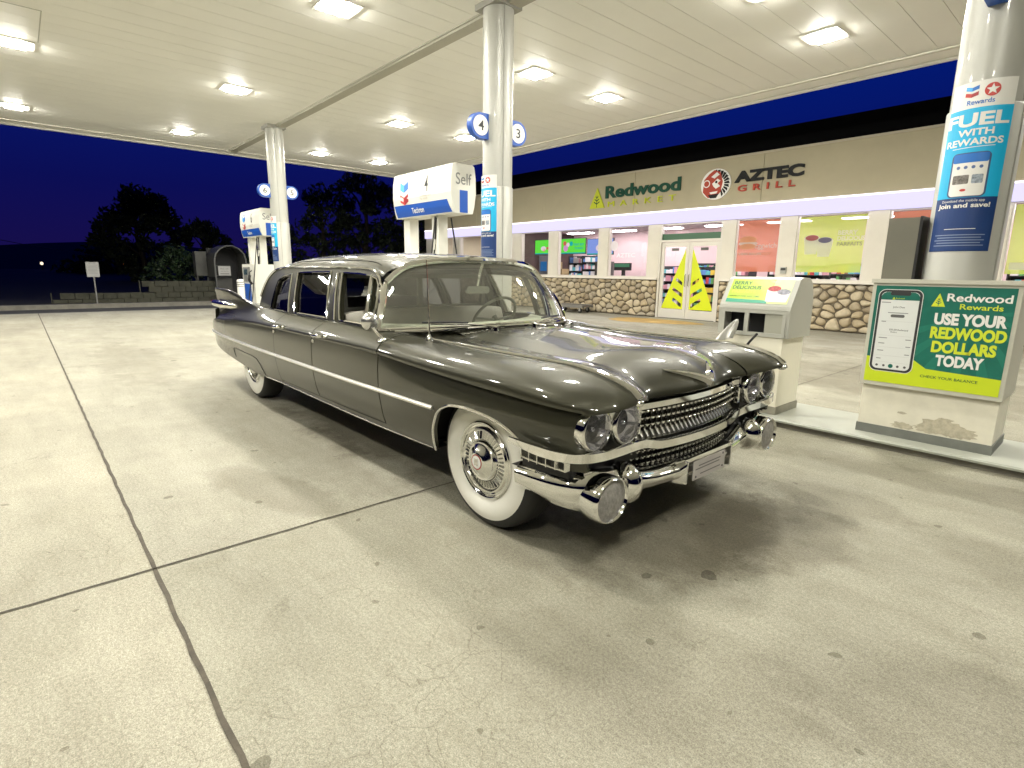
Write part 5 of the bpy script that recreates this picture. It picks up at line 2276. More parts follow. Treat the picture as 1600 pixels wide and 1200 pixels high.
# ---- windscreen
wb = lambda u: (-.70 - .36 * abs(u) ** 2.4, .868 * u, .968 - .026 * u * u)
def wt(u):
    s_ = .985 * u
    p = roof_pt(-1.28, s_ * .985)
    return (p[0] + .012, p[1], p[2] - .012)


UU = [math.sin(k / 16 * PI / 2) for k in range(-16, 17)]
rows = []
for t in [k / 12 for k in range(13)]:
    row = []
    for u in UU:
        a, b_ = Vector(wb(u)), Vector(wt(u))
        p = a.lerp(b_, t * (1 - .16 * max(0, (abs(u) - .78) / .22) ** 2.2))
        p.x += .030 * math.sin(PI * t)
        p.y += .012 * math.sin(PI * t) * (abs(u) ** 3) * (1 if u > 0 else -1)
        row.append(p)
    rows.append(row)
mb = MB().use(chrome, True)
mb.tube(rows[0], .013, 6); mb.tube([q + Vector((.006, 0, .006)) for q in rows[-1]], .021, 8)
mb.tube([r[0] for r in rows], .016, 6); mb.tube([r[-1] for r in rows], .016, 6)
mb.tube([(wb(u)[0] + .045, wb(u)[1] * .96, wb(u)[2] - .010) for u in UU[3:-3]], .010, 6)
ws = mb.build('windscreen', parent=car)
mb = MB()
mb.grid(rows)
wsg = glass('windscreen_glass', (0.82, 0.85, 0.80), 1.85, haze=.07, hazecol=(0.5, 0.5, 0.42))  # haze greys the pane in place of brighter ceiling reflections
mb.build('pane', wsg, ws, smooth=True)
# chrome front pillars between windscreen and vent window
for s in (-1, 1):
    mb = MB().use(chrome, True)
    mb.grid([[Vector((r[-1].x - .0, s * r[-1].y, r[-1].z)), Vector((r[-1].x - .045, s * (r[-1].y + .008), r[-1].z)), Vector((r[-1].x - .085, s * min(r[-1].y - .004, yg(r[-1].z) + .006), r[-1].z))] for k, r in enumerate(rows)])
    mb.build('windscreen_pillar', parent=car)

# ---- cabin
seat_m = mat('pale_leather', (0.52, 0.50, 0.43), 0.5, noise=.06, nscale=5)
drk = mat('cabin_dark', (0.015, 0.014, 0.016), 0.8)
trimg = mat('dash_green_grey', (0.60, 0.61, 0.50), 0.5, noise=.05, nscale=4)
mb = MB().use(trimg, True)
rows = []
for u in np.linspace(-1, 1, 21):
    xb = wb(u)[0]
    rows.append([(xb - .02, .845 * u, .972 - .035 * u * u), (xb - .18, .81 * u, .975 - .035 * u * u), (xb - .34, .80 * u, .955), (xb - .42, .80 * u, .90), (xb - .40, .80 * u, .78), (xb - .25, .8 * u, .6)])
mb.grid(rows)
mb.build('dashboard', parent=car, angle=50)


def bench(x, zt, m, name):
    mb = MB().use(m, True)
    n_ = 27
    rows = []
    for z, dx in ((.52, .0), (.70, -.03), (.90, -.06), (zt - .05, -.085), (zt - .012, -.10), (zt, -.13), (zt - .012, -.16), (zt - .05, -.18), (.6, -.16)):
        rows.append([(x + dx + .012 * math.cos(k * PI), (-.76 + 1.52 * k / (n_ - 1)), z - .02 * (abs(k - 13) / 13) ** 4) for k in range(n_)])
    mb.grid(rows)
    mb.grid([[(x + .45, y, .45) for y in (-.76, .76)], [(x + .47, y, .55) for y in (-.76, .76)], [(x + .2, y, .60) for y in (-.76, .76)], [(x - .05, y, .57) for y in (-.76, .76)]])
    return mb.build(name, parent=car, angle=60)


bench(-1.66, 1.02, seat_m, 'front_seat')
bench(-2.9, 1.06, mat('rear_leather', (0.10, 0.085, 0.08), 0.55), 'rear_seat')
mb = MB()
mb.box(-1.94, -1.91, -.70, .70, .50, 1.03)
mb.box(-1.94, -1.91, -.70, -.66, 1.03, 1.27); mb.box(-1.94, -1.91, .66, .70, 1.03, 1.27); mb.box(-1.94, -1.91, -.02, .02, 1.03, 1.27); mb.box(-1.94, -1.91, -.66, .66, 1.25, 1.29)
mb.build('partition', mat('partition_dark', (0.10, 0.10, 0.085), 0.5), car)
mb = MB()
mb.box(-4.1, -.45, -.80, .80, .34, .46)
mb.box(-3.45, -3.40, -.8, .8, .46, .93); mb.box(-.52, -.45, -.62, .62, .46, .90)
mb.build('floor_pan', drk, car)
mb = MB().use(mat('headlining', (0.16, 0.155, 0.12), 0.8), True)
mb.grid([[(p[0], p[1] * .96, p[2] - .03) for p in [roof_pt(x, q) for q in SN[3:-3]]] for x in np.linspace(-3.0, -1.30, 14)])
mb.build('headlining', parent=car)
# steering wheel
C_ = Vector((-1.40, .38, .945)); ax_ = Vector((-.80, 0, .60)).normalized()
e1 = Vector((0, 1, 0)); e2 = ax_.cross(e1)
mb = MB().use(mat('wheel_grey_green', (0.16, 0.17, 0.13), 0.3, coat=.5), True)
mb.tube([C_ + (e1 * math.cos(a) + e2 * math.sin(a)) * .205 for a in [2 * PI * k / 40 for k in range(40)]], .012, 8, closed=True)
mb.tube([C_ - e1 * .2, C_ - ax_ * .03, C_ + e1 * .2], .010, 6)
mb.tube([C_, C_ - ax_ * .35], .025, 8)
mb.build('steering_wheel', parent=car)
mb = MB().use(chrome, True)
q = [(-1.085, 0, 1.375), (-1.12, 0, 1.30), (-1.15, 0, 1.20)]
mb.tube(q, .010, 8)
mb.use(mat('mirror_back', (0.62, 0.62, 0.62), 0.25, .8), True)
pr = rrect(.215, .052, .024, 5)
mb.prism(pr, lambda u, v, k: (-1.135 - .022 * k, u, v + 1.18))
mb.build('inner_mirror', parent=car, angle=50)

# ---- wing mirror, aerial, wipers
for s in (-1,):
    mb = MB().use(chrome, True)
    mb.lathe([(1e-4, .0), (.036, .0), (.030, .012), (.012, .02)], (-.905, s * .925, .893), 'z', 16)
    mb.tube(smooth_path([(-.905, s * .925, .905), (-.93, s * .955, .945), (-.955, s * .970, .985)], 4), .0085, 8)
    mb.use(mat('mirror_shell', (0.80, 0.80, 0.80), 0.18, .9), True)
    for pr_ in ([(1e-4, .034), (.022, .031), (.042, .020), (.054, .004), (.058, -.010), (.054, -.014), (1e-4, -.012)],):
        mb.lathe(pr_, (-.965, s * .972, 1.008), 'x', 24)
    mb.build('wing_mirror', parent=car)
mb = MB().use(chrome, True)
mb.lathe([(.022, 0), (.020, .012), (.012, .03), (.006, .045)], (-.625, -.775, .905), 'z', 16)
mb.tube([(-.625, -.775, .945), (-.63, -.776, 1.1), (-.64, -.778, 1.375)], [.0048, .004, .0022], 6)
mb.build('aerial', parent=car)
for s, ua, ub in ((-1, -.30, -.72), (1, .08, .50)):
    a = Vector(wb(ua)); b_ = Vector(wb(ub))
    mb = MB().use(chrome, True)
    pv = Vector((a.x + .09, a.y, zin(-.62, min(abs(a.y), .7)) + .012))
    mb.lathe([(.020, -.012), (.018, .012), (1e-4, .018)], pv, 'z', 14)
    mid = pv.lerp(b_, .45) + Vector((.03, 0, .03))
    tip = b_ + Vector((.03, 0, .03))
    mb.tube(smooth_path([pv + Vector((0, 0, .012)), mid, tip], 5), .005, 6)
    wp = mb.build('wiper', parent=car)
    mb = MB().use(rubber, True)
    st_ = Vector(wb(ua * .6 + ub * .4)) + Vector((.028, 0, .028))
    en_ = Vector(wb(ub * 1.12 - ua * .12)) + Vector((.024, 0, .04))
    mb.tube([st_, (st_ + en_) / 2 + Vector((.012, 0, .004)), en_], .006, 5)
    mb.build('blade', parent=wp)

# ---- lamp panel, lamps
mb = MB()
pan = [(-.955, .545), (-.955, .755), (-.4, .755), (-.4, .545)]
for s in (-1, 1):
    mb.grid([[(.600, s * .925, z) for z in (.53, .62, .762)], [(.645, s * .82, z) for z in (.53, .62, .762)], [(.645, s * .55, z) for z in (.53, .62, .762)], [(.60, s * .42, z) for z in (.53, .62, .762)]])
mb.build('lamp_panel', mat('lamp_panel_dark', (0.012, 0.012, 0.010), 0.35), car)


def lens_mat():
    """clear fluted lamp glass"""
    m, n, l, o = nt('lamp_glass')
    t = n.new('ShaderNodeBsdfTransparent')
    t.inputs[0].default_value = (.90, .90, .95, 1)
    gl = n.new('ShaderNodeBsdfGlossy')
    gl.inputs['Roughness'].default_value = .03
    df = n.new('ShaderNodeBsdfTranslucent')
    df.inputs[0].default_value = (.8, .8, .85, 1)
    m1 = n.new('ShaderNodeMixShader')
    m1.inputs[0].default_value = .22
    l.new(t.outputs[0], m1.inputs[1]); l.new(df.outputs[0], m1.inputs[2])
    m2 = n.new('ShaderNodeMixShader')
    l.new(facing_fresnel(n, l, 1.6), m2.inputs[0])
    l.new(m1.outputs[0], m2.inputs[1]); l.new(gl.outputs[0], m2.inputs[2])
    g = n.new('ShaderNodeTexCoord')
    w_ = n.new('ShaderNodeTexWave')
    w_.bands_direction = 'Y'
    w_.inputs['Scale'].default_value = 22
    l.new(g.outputs['Object'], w_.inputs['Vector'])
    bp = n.new('ShaderNodeBump')
    bp.inputs['Strength'].default_value = .35
    bp.inputs['Distance'].default_value = .004
    l.new(w_.outputs['Fac'], bp.inputs['Height'])
    l.new(bp.outputs[0], gl.inputs['Normal'])
    l.new(m2.outputs[0], o.inputs[0])
    return m


refl = mat('lamp_reflector', (0.92, 0.92, 0.95), 0.10, 1.0)
lensm = lens_mat()
for s in (-1, 1):
    for (y, x, z) in ((.822, .685, .668), (.615, .690, .662)):
        mb = MB().use(chrome, True)
        mb.lathe([(.098, -.07), (.102, -.03), (.100, -.008), (.094, .004), (.086, .006), (.080, -.004), (.078, -.012)], (x, s * y, z), 'x', 40)
        h = mb.build('headlamp', parent=car, angle=50)
        mb = MB().use(refl, True)
        mb.lathe([(.080, -.008), (.076, -.022), (.062, -.042), (.044, -.056), (.022, -.064), (1e-4, -.066)], (x, s * y, z), 'x', 40)
        mb.ell((x - .035, s * y, z), (.020, .012, .012), 12, 8)
        mb.build('reflector', parent=h)
        mb = MB().use(lensm, True)
        mb.lathe([(.081, -.010), (.072, .006), (.054, .017), (.028, .024), (1e-4, .026)], (x, s * y, z), 'x', 40)
        mb.build('lens', parent=h)
    # bright housing joining the pair
    mb = MB().use(chrome_worn, True)
    mb.box(.60, .682, s * .72 - .045, s * .72 + .045, .66, .752)
    mb.build('lamp_bridge', parent=car)
    mb = MB().use(chrome, True)
    mb.box(.58, .665, s * .492 - .013, s * .492 + .013, .585, .752)
    mb.build('grille_end', parent=car)

# ---- grille
xg = lambda y: .690 - .060 * (y / .48) ** 2
gk = mat('grille_black', (0.008, 0.008, 0.008), 0.6)
ys_ = np.linspace(-.485, .485, 30)
mb = MB()
mb.grid([[(xg(y) - .075, y, z) for y in ys_] for z in (.40, .76)])
gr = mb.build('grille', gk, car)
mb = MB().use(chrome, True)
mb.tube([(xg(y) - .012, y, .702 + .004 * (1 - (y / .48) ** 2)) for y in ys_], 1.0, prof=[(.018, .014), (-.018, .014), (-.024, 0), (-.018, -.014), (.018, -.014)], up=(0, 0, 1))
mb.build('top_moulding', parent=gr, angle=30)


def egg_crate(zs, ya, yb, step, dx, name):
    mb = MB().use(chrome, True)
    n_ = int((yb - ya) / step)
    for z in zs:
        path = []
        for k in range(n_ * 2 + 1):
            y = ya + (yb - ya) * k / (n_ * 2)
            path.append((xg(y) + dx + (.010 if k % 2 else -.008), y, z + (.005 if k % 2 else -.005)))
        mb.tube(path, .0042, 5)
        for k in range(n_):
            y = ya + (yb - ya) * (k + .5) / n_
            mb.ell((xg(y) + dx + .010, y, z + .004), (.017, .0082, .0082), 8, 6)
    zl, zh = min(zs) - .022, max(zs) + .022
    for k in range(n_ + 1):
        y = ya + (yb - ya) * k / n_
        mb.box(xg(y) + dx - .034, xg(y) + dx - .006, y - .0016, y + .0016, zl, zh)
    return mb.build(name, parent=gr)


egg_crate((.606, .640, .674), -.465, .465, .0357, -.012, 'upper_mesh')
egg_crate((.405, .437, .469), -.49, .49, .0357, -.035, 'lower_mesh')
for (z0, z1, xa, xb, nm) in ((.576, .538, -.020, .0, 'upper_rib_shelf'), (.398, .372, -.03, .005, 'lower_rib_shelf')):
    mb = MB().use(mat('rib_metal', (0.62, 0.62, 0.59), 0.2, 1.0), True)
    mb.grid([[(xg(y) + xa, y, z0) for y in ys_], [(xg(y) + xb, y, z1) for y in ys_]])
    mb.smooth = False
    for k in range(27):
        y = -.47 + .94 * k / 26
        mb.prism([(xg(y) + xa, z0 + .004), (xg(y) + xb, z1 + .001), (xg(y) + xb + .008, z1 + .016), (xg(y) + xa + .002, z0 + .012)], lambda u, v, q: (u, y - .006 + .012 * q, v))
    mb.build(nm, parent=gr)
# the long chrome bar: centre, kick-up under the lamps, wrap along the flanks
half = [(xg(0) + .028, 0, .510), (xg(.2) + .028, .20, .510), (xg(.36) + .028, .35, .512), (.675, .44, .530), (.690, .54, .548), (.700, .70, .553), (.695, .83, .556), (.665, .925, .562), (.60, .978, .570), (.50, 1.0, .577), (.42, 1.007, .583), (.345, 1.008, .588)]
full = [(p[0], -p[1], p[2]) for p in reversed(half[1:])] + half
path = smooth_path(full, 5)
n_ = len(path)
mb = MB().use(chrome, True)
rd = [1.0] * n_
for i in range(n_):
    e_ = min(i, n_ - 1 - i) / (n_ * .10)
    rd[i] = .55 + .45 * min(1, e_)
mb.tube(path, rd, prof=[(.020, .022), (.008, .0245), (-.005, .0225), (-.016, .0165), (-.024, .008), (-.0275, -.001), (-.025, -.010), (-.017, -.018), (-.004, -.023), (.010, -.022), (.020, -.016)], up=(0, 0, 1))
mb.build('grille_bar', parent=gr, angle=50)
# small side grilles behind the bumper wings
for s in (-1, 1):
    f_ = lambda t: (.40 + .24 * t, s * (.990 - .022 * t * t), 0)
    mb = MB()
    mb.grid([[(f_(t)[0], f_(t)[1] - s * .045, z) for t in np.linspace(-.15, .95, 8)] for z in (.46, .575)])
    mb.grid([[(.615, s * (.915 - .50 * t), z) for t in np.linspace(0, 1, 6)] for z in (.44, .545)])
    mb.grid([[(.30 + .34 * t, s * (.955 - .06 * t ** 3), .448) for t in np.linspace(0, 1, 8)], [(.30 + .30 * t, s * .60, .448) for t in np.linspace(0, 1, 8)]])
    mb.build('wing_recess', gk, gr)
    mb = MB().use(chrome_worn, True)
    for z in (.508, .545):
        mb.tube([(f_(t)[0], f_(t)[1] - s * .006, z + .008 * (1 - t)) for t in np.linspace(0, 1, 9)], .005, 6)
    for k in range(6):
        p = f_(k / 5)
        mb.box(p[0] - .003, p[0] + .003, min(p[1] - s * .03, p[1]), max(p[1] - s * .03, p[1]), .505, .555)
    mb.build('side_mesh', parent=gr)

# ---- front bumper
B = [(.335, .915, .470, .332, (0, 1)), (.45, .912, .482, .318, (.12, 1)), (.53, .893, .486, .302, (.35, .94)), (.60, .852, .486, .286, (.6, .8)), (.645, .79, .480, .274, (.85, .5)), (.662, .73, .468, .272, (1, .1)), (.66, .66, .460, .274, (1, 0)), (.655, .575, .45, .283, (1, -.05)), (.655, .50, .425, .290, (1, 0)), (.668, .38, .405, .292, (1, 0)), (.690, .20, .402, .292, (1, 0)), (.702, .0, .402, .292, (1, 0))]
def brow_sec(st_, side):
    x, y, hi, lo, nrm = st_
    nx, ny = nrm
    L = math.hypot(nx, ny); nx /= L; ny /= L
    h = hi - lo
    out = []
    for t, d in ((1.0, -.11), (1.0, -.03), (.985, -.008), (.955, .010), (.74, .046), (.68, .053), (.60, .056), (.34, .052), (.27, .047), (.05, .012), (.0, -.015), (0, -.11)):
        out.append((x + nx * d, side * (y + ny * d), lo + h * t))
    return out


def interp(Ls, n=5):
    out = []
    arr = [np.array([s_[0], s_[1], s_[2], s_[3], s_[4][0], s_[4][1]]) for s_ in Ls]
    for i in range(len(arr) - 1):
        a = arr[i - 1] if i else 2 * arr[0] - arr[1]
        b_, c_ = arr[i], arr[i + 1]
        d_ = arr[i + 2] if i + 2 < len(arr) else 2 * arr[-1] - arr[-2]
        for k in range(n):
            t = k / n
            v = .5 * (2 * b_ + (c_ - a) * t + (2 * a - 5 * b_ + 4 * c_ - d_) * t * t + (3 * b_ - a - 3 * c_ + d_) * t ** 3)
            out.append((v[0], v[1], v[2], v[3], (v[4], v[5])))
    last = arr[-1]
    out.append((last[0], last[1], last[2], last[3], (last[4], last[5])))
    return out


ST = interp(B)
mb = MB().use(chrome, True)
mb.grid([brow_sec(q, -1) for q in ST] + [brow_sec(q, 1) for q in reversed(ST[:-1])])
mb.poly(brow_sec(ST[0], -1)); mb.poly(brow_sec(ST[0], 1))
bmp = mb.build('front_bumper', parent=car, angle=30)
for s in (-1, 1):
    mb = MB().use(chrome, True)
    mb.lathe([(.080, .55), (.098, .60), (.110, .65), (.116, .69), (.115, .726), (.110, .744), (.104, .749), (.099, .742), (.096, .733)], (0, s * .770, .358), 'x', 40, sy=.92)
    pd = mb.build('bumper_pod', parent=bmp, angle=60)
    mb = MB().use(mat('parking_lens', (0.30, 0.29, 0.27), 0.4, .0, noise=.35, nscale=40, bump=.4, bscale=60), True)
    mb.lathe([(.098, .733), (.074, .741), (.042, .746), (1e-4, .747)], (0, s * .770, .358), 'x', 30, sy=.92)
    mb.build('lens', parent=pd)
    mb = MB().use(chrome, True)
    mb.ell((.672, s * .603, .382), (.100, .066, .100), 24, 16)
    mb.build('bumper_crest', parent=bmp)
# plate recess with blank plate
mb = MB().use(chrome, True)
mb.box(.72, .768, -.235, .235, .405, .425)
for s in (-1, 1):
    mb.prism([(.70, .29), (.775, .30), (.778, .415), (.70, .42)], lambda u, v, k: (u, s * .222 + .010 * (k - .5), v))
mb.smooth = False
hp_ = mb.build('plate_holder', parent=bmp)
mb = MB()
mb.box(.770, .774, -.16, .16, .302, .400)
pt_ = mb.build('number_plate', mat('plate_grey', (0.48, 0.45, 0.43), 0.4, noise=.08, nscale=12), bmp)
mb = MB()
for y, w, z in ((.0, .11, .372), (-.02, .12, .356), (.01, .10, .326)):
    mb.box(.7742, .7752, y - w, y + w, z - .003, z + .003)
for y, z in ((-.135, .318), (.135, .318), (.135, .388)):
    mb.lathe([(1e-4, .777), (.006, .777), (.006, .774)], (0, y, z), 'x', 10)
mb.build('plate_marks', mat('plate_mark', (0.16, 0.15, 0.15), 0.5), pt_)

# ---- underbody and wheel wells
mb = MB()
mb.box(-3.45, .48, -.60, .60, .24, .40)
mb.box(-5.0, -3.45, -.58, .58, .49, .6)
mb.box(.42, .60, -.62, .62, .30, .56)
mb.box(-2.9, -.42, -.86, .86, .352, .37)
for s in (-1, 1):
    mb.grid([[(x, s * .60, z) for x in (-.42, -.2, .3, .50)] for z in (.26, .84)])
    mb.grid([[(.42 * math.cos(a), y, .365 + .40 * math.sin(a)) for a in [R(3 + 174 * k / 16) for k in range(17)]] for y in (s * .60, s * .925)])
    mb.grid([[(-3.804 + .46 * math.cos(a), y, .365 + .46 * math.sin(a)) for a in [R(12 + 156 * k / 16) for k in range(17)]] for y in (s * .60, s * .88)])
mb.build('underbody', dark, car)

# ---- wheels
ww = mat('whitewall', (0.80, 0.79, 0.72), 0.55, noise=.04, nscale=6)


def wheel(x, s):
    o = bpy.data.objects.new('wheel', None)
    COL.objects.link(o); o.parent = car; o.location = (x, s * (.768 if x > -1 else .700), .365)
    k = s
    mb = MB()
    P = lambda r, h: (r, k * h)
    mb.use(rubber, True)
    mb.lathe([P(.20, -.09), P(.29, -.108), P(.345, -.09), P(.362, -.068), P(.366, -.03), P(.366, .03), P(.362, .068), P(.352, .086), P(.340, .096), P(.328, .102), P(.316, .106)], ax='y', seg=64)
    for g_ in (-.04, -.015, .015, .04):
        mb.lathe([(.3655, g_ - .003), (.3672, g_), (.3655, g_ + .003)], ax='y', seg=64)
    t = mb.build('tyre', parent=o, angle=60)
    mb = MB().use(ww, True)
    mb.lathe([P(.3155, .106), P(.300, .1105), P(.285, .1130), P(.268, .1135), P(.245, .111), P(.222, .104), P(.205, .094)], ax='y', seg=64)
    mb.build('whitewall', parent=o)
    mb = MB().use(mat('hubcap_chrome', (0.82, 0.82, 0.80), 0.12, 1.0, noise=.08, nscale=30), True)
    mb.lathe([P(.206, .090), P(.204, .104), P(.198, .109), P(.191, .106), P(.186, .098), P(.180, .099), P(.172, .108), P(.164, .110), P(.158, .104), P(.155, .098), P(.112, .106), P(.106, .120), P(.100, .126), P(.090, .124), P(.084, .126), P(.062, .142), P(.050, .150), P(.046, .152), P(1e-4, .154)], ax='y', seg=64)
    hc = mb.build('hubcap', parent=o, angle=28)
    mb = MB().use(chrome_worn, False)
    for q in range(40):
        a = 2 * PI * q / 40
        c_, d_ = math.cos(a), math.sin(a)
        tx, tz = -d_, c_
        r0, r1, w = .114, .153, .0035
        a0, a1 = k * .107, k * .100
        hh = k * .008
        mb.poly([(c_ * r0 - tx * w, a0, d_ * r0 - tz * w), (c_ * r1 - tx * w * 1.4, a1, d_ * r1 - tz * w * 1.4), (c_ * r1 + tx * w, a1 + hh, d_ * r1 + tz * w), (c_ * r0 + tx * w, a0 + hh, d_ * r0 + tz * w)])
    mb.build('turbine_fins', parent=o)
    mb = MB().use(mat('cap_red', (0.32, 0.02, 0.02), 0.3), True)
    mb.lathe([P(.040, .1535), P(1e-4, .1545)], ax='y', seg=28)
    mb.use(mat('cap_white', (0.75, 0.75, 0.72), 0.3), True)
    mb.lathe([P(.034, .1545), P(1e-4, .156)], ax='y', seg=28)
    mb.use(chrome_worn, False)
    mb.box(-.014, .014, min(k * .155, k * .158), max(k * .155, k * .158), -.018, .018)
    mb.build('cap_badge', parent=o)
    # faint chrome spin marks are left to the metal itself
    return o


for x in (0.0, -3.804):
    for s in (-1, 1):
        wheel(x, s)

# ================================================================== DARK BACKGROUND
leaf = mat('dark_foliage', (0.022, 0.034, 0.014), 0.7, noise=.4, nscale=3)
bark = mat('bark', (0.035, 0.026, 0.018), 0.9, noise=.3, nscale=8)
leaf2 = mat('bush_foliage', (0.022, 0.045, 0.014), 0.6, noise=.4, nscale=3)


def tree(name, label, x, y, h, w, seed, m=leaf, crown_from=.28, n=2600, ls=.16, cat='tree'):
    """tapered trunk with limbs and a crown of thousands of leaf quads gathered in clumps"""
    rnd = random.Random(seed)
    t = thing(name, label, cat, (x, y, -.03), rnd.uniform(0, 6), 'trees beyond the far kerb' if cat == 'tree' else None)
    mb = MB().use(bark, True)
    mb.tube([(0, 0, 0), (.03 * w, 0, h * .25), (-.02 * w, .02 * w, h * .5), (0, 0, h * .8)], [h * .03, h * .024, h * .016, h * .005], 8)
    tips = []
    for k in range(9):
        a = rnd.uniform(0, 2 * PI)
        z0 = h * rnd.uniform(crown_from * .8, .7)
        r_ = w * .42 * rnd.uniform(.6, 1.0) * (1.0 if z0 < h * .6 else .6)
        tip = (r_ * math.cos(a), r_ * math.sin(a), min(h * .93, z0 + h * rnd.uniform(.08, .28)))
        tips.append(tip)
        mb.tube([(0, 0, z0), (tip[0] * .5, tip[1] * .5, (z0 + tip[2]) / 2 + .03 * h), tip], [h * .012, h * .008, h * .003], 6)
    mb.build('trunk', parent=t, angle=60)
    mb = MB().use(m)
    clumps = []
    for k in range(40):
        a = rnd.uniform(0, 2 * PI)
        v = rnd.random()
        z = h * (crown_from + (1 - crown_from) * v)
        prof = math.sin(PI * min(1, (v * .86 + .12))) ** .6
        r_ = w * .5 * prof * math.sqrt(rnd.random())
        clumps.append((r_ * math.cos(a), r_ * math.sin(a), z - h * .04, w * rnd.uniform(.08, .17)))
    for k in tips:
        clumps.append((*k, w * .13))
    for k in range(n):
        c = clumps[rnd.randrange(len(clumps))]
        d = Vector((rnd.gauss(0, 1), rnd.gauss(0, 1), rnd.gauss(0, .8)))
        d = d.normalized() * c[3] * rnd.random() ** .4
        p = Vector(c[:3]) + d
        u = Vector((rnd.gauss(0, 1), rnd.gauss(0, 1), rnd.gauss(0, 1))).normalized()
        q = u.cross(Vector((rnd.gauss(0, 1), rnd.gauss(0, 1), rnd.gauss(0, 1)))).normalized()
        s = ls * rnd.uniform(.6, 1.3)
        mb.poly([p - u * s, p - q * s * .45, p + u * s, p + q * s * .45])
    mb.build('crown', parent=t)
    return t


tree('broad_tree', 'broad dark tree against the blue sky beyond the white notice sign', -46, 6.5, 6.6, 5.4, 3, n=5200, ls=.22, crown_from=.12)
tree('dark_tree', 'dark narrow tree behind the arched shelter', -42, 9.6, 4.3, 3.4, 4, n=2200, ls=.18)
tree('dark_tree', 'tall ragged dark tree beside the pump header sign', -31, 15.8, 7.6, 4.2, 5, n=4200, ls=.17, crown_from=.15)
tree('dark_tree', 'loose dark tree between the far column and the pump header', -31, 13.1, 5.9, 3.2, 6, n=2200, ls=.15, crown_from=.15)
tree('dark_tree', 'low dark tree behind the distant pump', -34, 11.6, 4.2, 3.4, 7, n=2000, ls=.15, crown_from=.05)
tree('dark_tree', 'low spreading tree far behind the unlit road edge', -62, 6.5, 3.0, 7.5, 8, n=2600, ls=.25, crown_from=.1)
tree('dark_tree', 'dark tree at the store end wall', -29, 18.6, 6.2, 4.6, 9, n=3000, ls=.18, crown_from=.1)
tree('shrub', 'green shrub catching light above the block wall', -27.2, 5.1, 2.15, 2.3, 10, m=leaf2, n=1800, ls=.10, crown_from=.05, cat='shrub')
tree('shrub', 'dull shrub beside the sloping ground beyond the kerb', -27.5, 8.2, 1.9, 2.6, 11, m=leaf2, n=1500, ls=.10, crown_from=.05, cat='shrub')

# low broken block wall
bw_m = mat('block_wall', (0.07, 0.07, 0.05), 0.9, noise=.4, nscale=5)
bl = thing('block_wall', 'low dark wall of stacked concrete blocks beyond the road', 'wall', (-24.6, 3.9, -.03))
rnd = random.Random(3)
mb = MB()
for row in range(4):
    y = -3.1 + (.2 if row % 2 else 0)
    while y < 2.0:
        if (row < 2) or (y > -.55):
            dz = rnd.uniform(-.008, .008)
            dx = rnd.uniform(-.015, .015)
            mb.box(-.15 + dx, .15 + dx, y, y + .385, row * .21 + dz, row * .21 + .2 + dz)
        y += .4
mb.build('block_courses', bw_m, bl)
mb = MB()
for y in (-3.12, -.56, 1.98):
    mb.box(-.10, .10, y - .03, y, 0, .42 if y < -1 else .84)
mb.build('end_post', bw_m, bl)
# planting bed edge, verge
mb = MB()
rows = []
for i in range(24):
    x = -22.45 - i * 2.2
    rows.append([(x, y, .02 + .10 * math.sin(i * 1.3 + y * .7) * .4 + max(0, i - 4) * .05) for y in np.linspace(-40, 34, 40)])
mb.use(soil, True)
mb.grid(rows)
structure(mb.build('verge', smooth=True))

# notice sign
ns = thing('notice_sign', 'small white printed notice on a thin post past the road', 'sign', (-24.0, 1.96, 0.02))
mb = MB()
mb.tube([(0, 0, 0), (0, 0, 1.40)], .022, 8)
mb.build('post', mat('galvanised', (0.4, 0.4, 0.38), 0.5, .6), ns)
mb = MB()
mb.box(.025, .035, -.19, .17, .93, 1.43)
pl = mb.build('board', mat('notice_white', (0.45, 0.45, 0.44), 0.5), ns)
mb = MB()
fnN = lambda u, v, d: (.0362, u, v)
text_mb(mb, 'NOTICE', .1, fnN, txtg, .01, (-.01, 1.385), width=.2)
for k in range(7):
    w = (.13, .11, .135, .12, .13, .10, .12)[k]
    flat(mb, [(-.01 - w, 1.33 - k * .045), (-.01 + w, 1.33 - k * .045), (-.01 + w, 1.318 - k * .045), (-.01 - w, 1.318 - k * .045)], fnN, 0, mat('notice_print', (0.3, 0.3, 0.3), 0.6))
mb.build('printed_lines', parent=pl)

# arched shelter for the air and water machine
sh = thing('arched_shelter', 'small arched grey shelter with a white notice beyond the car fin', 'shelter', (-24.0, 6.35, -.01))
shm = mat('shelter_grey', (0.10, 0.10, 0.092), 0.6, noise=.2, nscale=3)
arc = [(-.56, 0.0), (-.56, 1.62), (-.50, 1.86), (-.33, 2.05), (-.12, 2.16), (.14, 2.17), (.36, 2.06), (.53, 1.86), (.58, 1.62), (.58, 0.0)]
for dx in (0.0, -1.25):
    mb = MB()
    mb.tube([(dx, y, z) for y, z in arc], .028, 8)
    mb.build('hoop', mat('hoop_metal', (0.16, 0.165, 0.16), 0.5, .5), sh)
mb = MB()
off = 0.03
rows = []
for i in range(9):
    x = 0.02 - 1.30 * i / 8
    rows.append([(x, y * 1.05, z * 1.01 + .015 * (i % 2)) for y, z in [(-.57, .95)] + arc[1:-1] + [(.59, .95)]])
mb.grid(rows)
q = mb.build('hood', shm, sh)
sol = q.modifiers.new('thick', 'SOLIDIFY'); sol.thickness = .02
mb = MB()
mb.box(-1.22, -1.18, -.55, .57, 0.3, 2.1)
mb.build('back_panel', mat('shelter_dark', (0.02, 0.02, 0.022), 0.6), sh)
mb = MB()
mb.box(-1.0, -.35, -.50, .10, 0, .92)
mb.build('machine', mat('machine_dark', (0.06, 0.06, 0.055), 0.5, noise=.2, nscale=5), sh)
mb = MB()
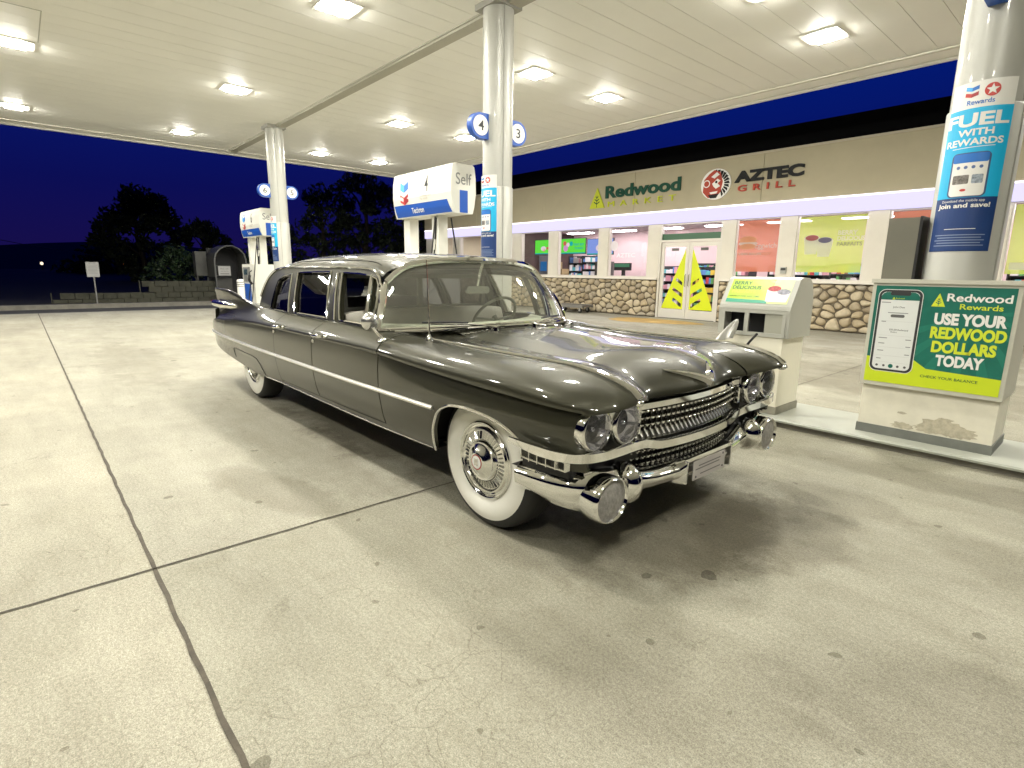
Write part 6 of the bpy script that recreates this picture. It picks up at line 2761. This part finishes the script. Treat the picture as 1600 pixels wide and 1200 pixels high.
mb.box(.0, .012, -.46, -.02, 1.03, 1.39)
bd = mb.build('notice', mat('notice_white', (0.45, 0.45, 0.44), 0.5), sh)
mb = MB()
fnS = lambda u, v, d: (.0135, u, v)
text_mb(mb, 'FREE AIR', .1, fnS, txtg, .01, (-.24, 1.29), width=.30, height=.07)
text_mb(mb, 'AND WATER', .1, fnS, txtg, .01, (-.24, 1.19), width=.28, height=.05)
flat(mb, [(-.40, 1.12), (-.08, 1.12), (-.08, 1.075), (-.40, 1.075)], fnS, 0, txtg)
mb.build('printed_lines', parent=bd)
mb = MB()
mb.tube([(-.02, -.56, 1.40), (-.02, -.02, 1.40)], .012, 6)
mb.tube([(-.02, -.56, 1.02), (-.02, -.02, 1.02)], .012, 6)
mb.build('notice_rail', shm, sh)
mb = MB()
mb.box(-1.35, -.95, -1.02, -.62, 1.0, 1.95)
mb.tube([(-1.3, -.98, 0), (-1.3, -.98, 1.0)], .03, 6)
mb.tube([(-1.0, -.98, 0), (-1.0, -.98, 1.0)], .03, 6)
mb.build('side_cabinet', shm, sh)

# guard post by the far pump
bo = thing('bollard', 'short white guard post seen above the car tail fin', 'bollard', (-19.0, 5.28, 0.0))
mb = MB().use(white, True)
mb.lathe([(.115, 0), (.115, .93), (.09, .965), (1e-4, .97)], seg=24)
mb.build('post', parent=bo)
mb = MB().use(dkgrey, True)
for z in (.74, .80, .86):
    mb.lathe([(.116, z), (.1165, z + .012), (.116, z + .024)], seg=24)
mb.build('stripe_band', parent=bo)

# distant lit lamps beyond the dark
for i, (x, y, z, c_, s_, lab) in enumerate(((-70, 1.85, 1.5, (1, .8, .6), 1.5, 'tiny distant warm house light above the verge'), (-70, 8.5, 1.5, (1, .30, .07), 3.2, 'orange distant lamp low beside the power line'), (-68, 21.2, 1.6, (.7, .8, 1), 1.2, 'tiny cool distant light beneath the broad tree'))):
    t = thing('distant_lamp', lab, 'lamp', (x, y, 0))
    mb = MB()
    mb.tube([(0, 0, 0), (0, 0, z)], .05, 6)
    mb.build('post', black, t)
    mb = MB().use(emit('far_glow_%s' % 'abc'[i], c_, s_), True)
    rr_ = (.13, .24, .11)[i]
    mb.ell((0, 0, z), (rr_, rr_, rr_ * 1.2), 10, 8)
    mb.build('globe', parent=t)
mb = MB()
mb.tube([(-40, -8, 4.2), (-52, 0.5, 2.75), (-66, 10, 1.55)], .022, 5)
tag(mb.build('power_line', mat('wire', (0.05, 0.05, 0.055), 0.6)), 'sagging power line crossing the dark blue sky low down', 'power line')
# dim sloping ground and low hills on the horizon
mb = MB()
rows = []
for i in range(3):
    rows.append([(-120 - i * 60, y, (0, 1.0, 0)[i] * (4.5 + 2.0 * math.sin(y * .021 + 1) + 1.2 * math.sin(y * .07)) - .05) for y in np.linspace(-260, 300, 60)])
mb.grid(rows)
structure(mb.build('hills', mat('hill_dark', (0.002, 0.002, 0.002), 0.95)))
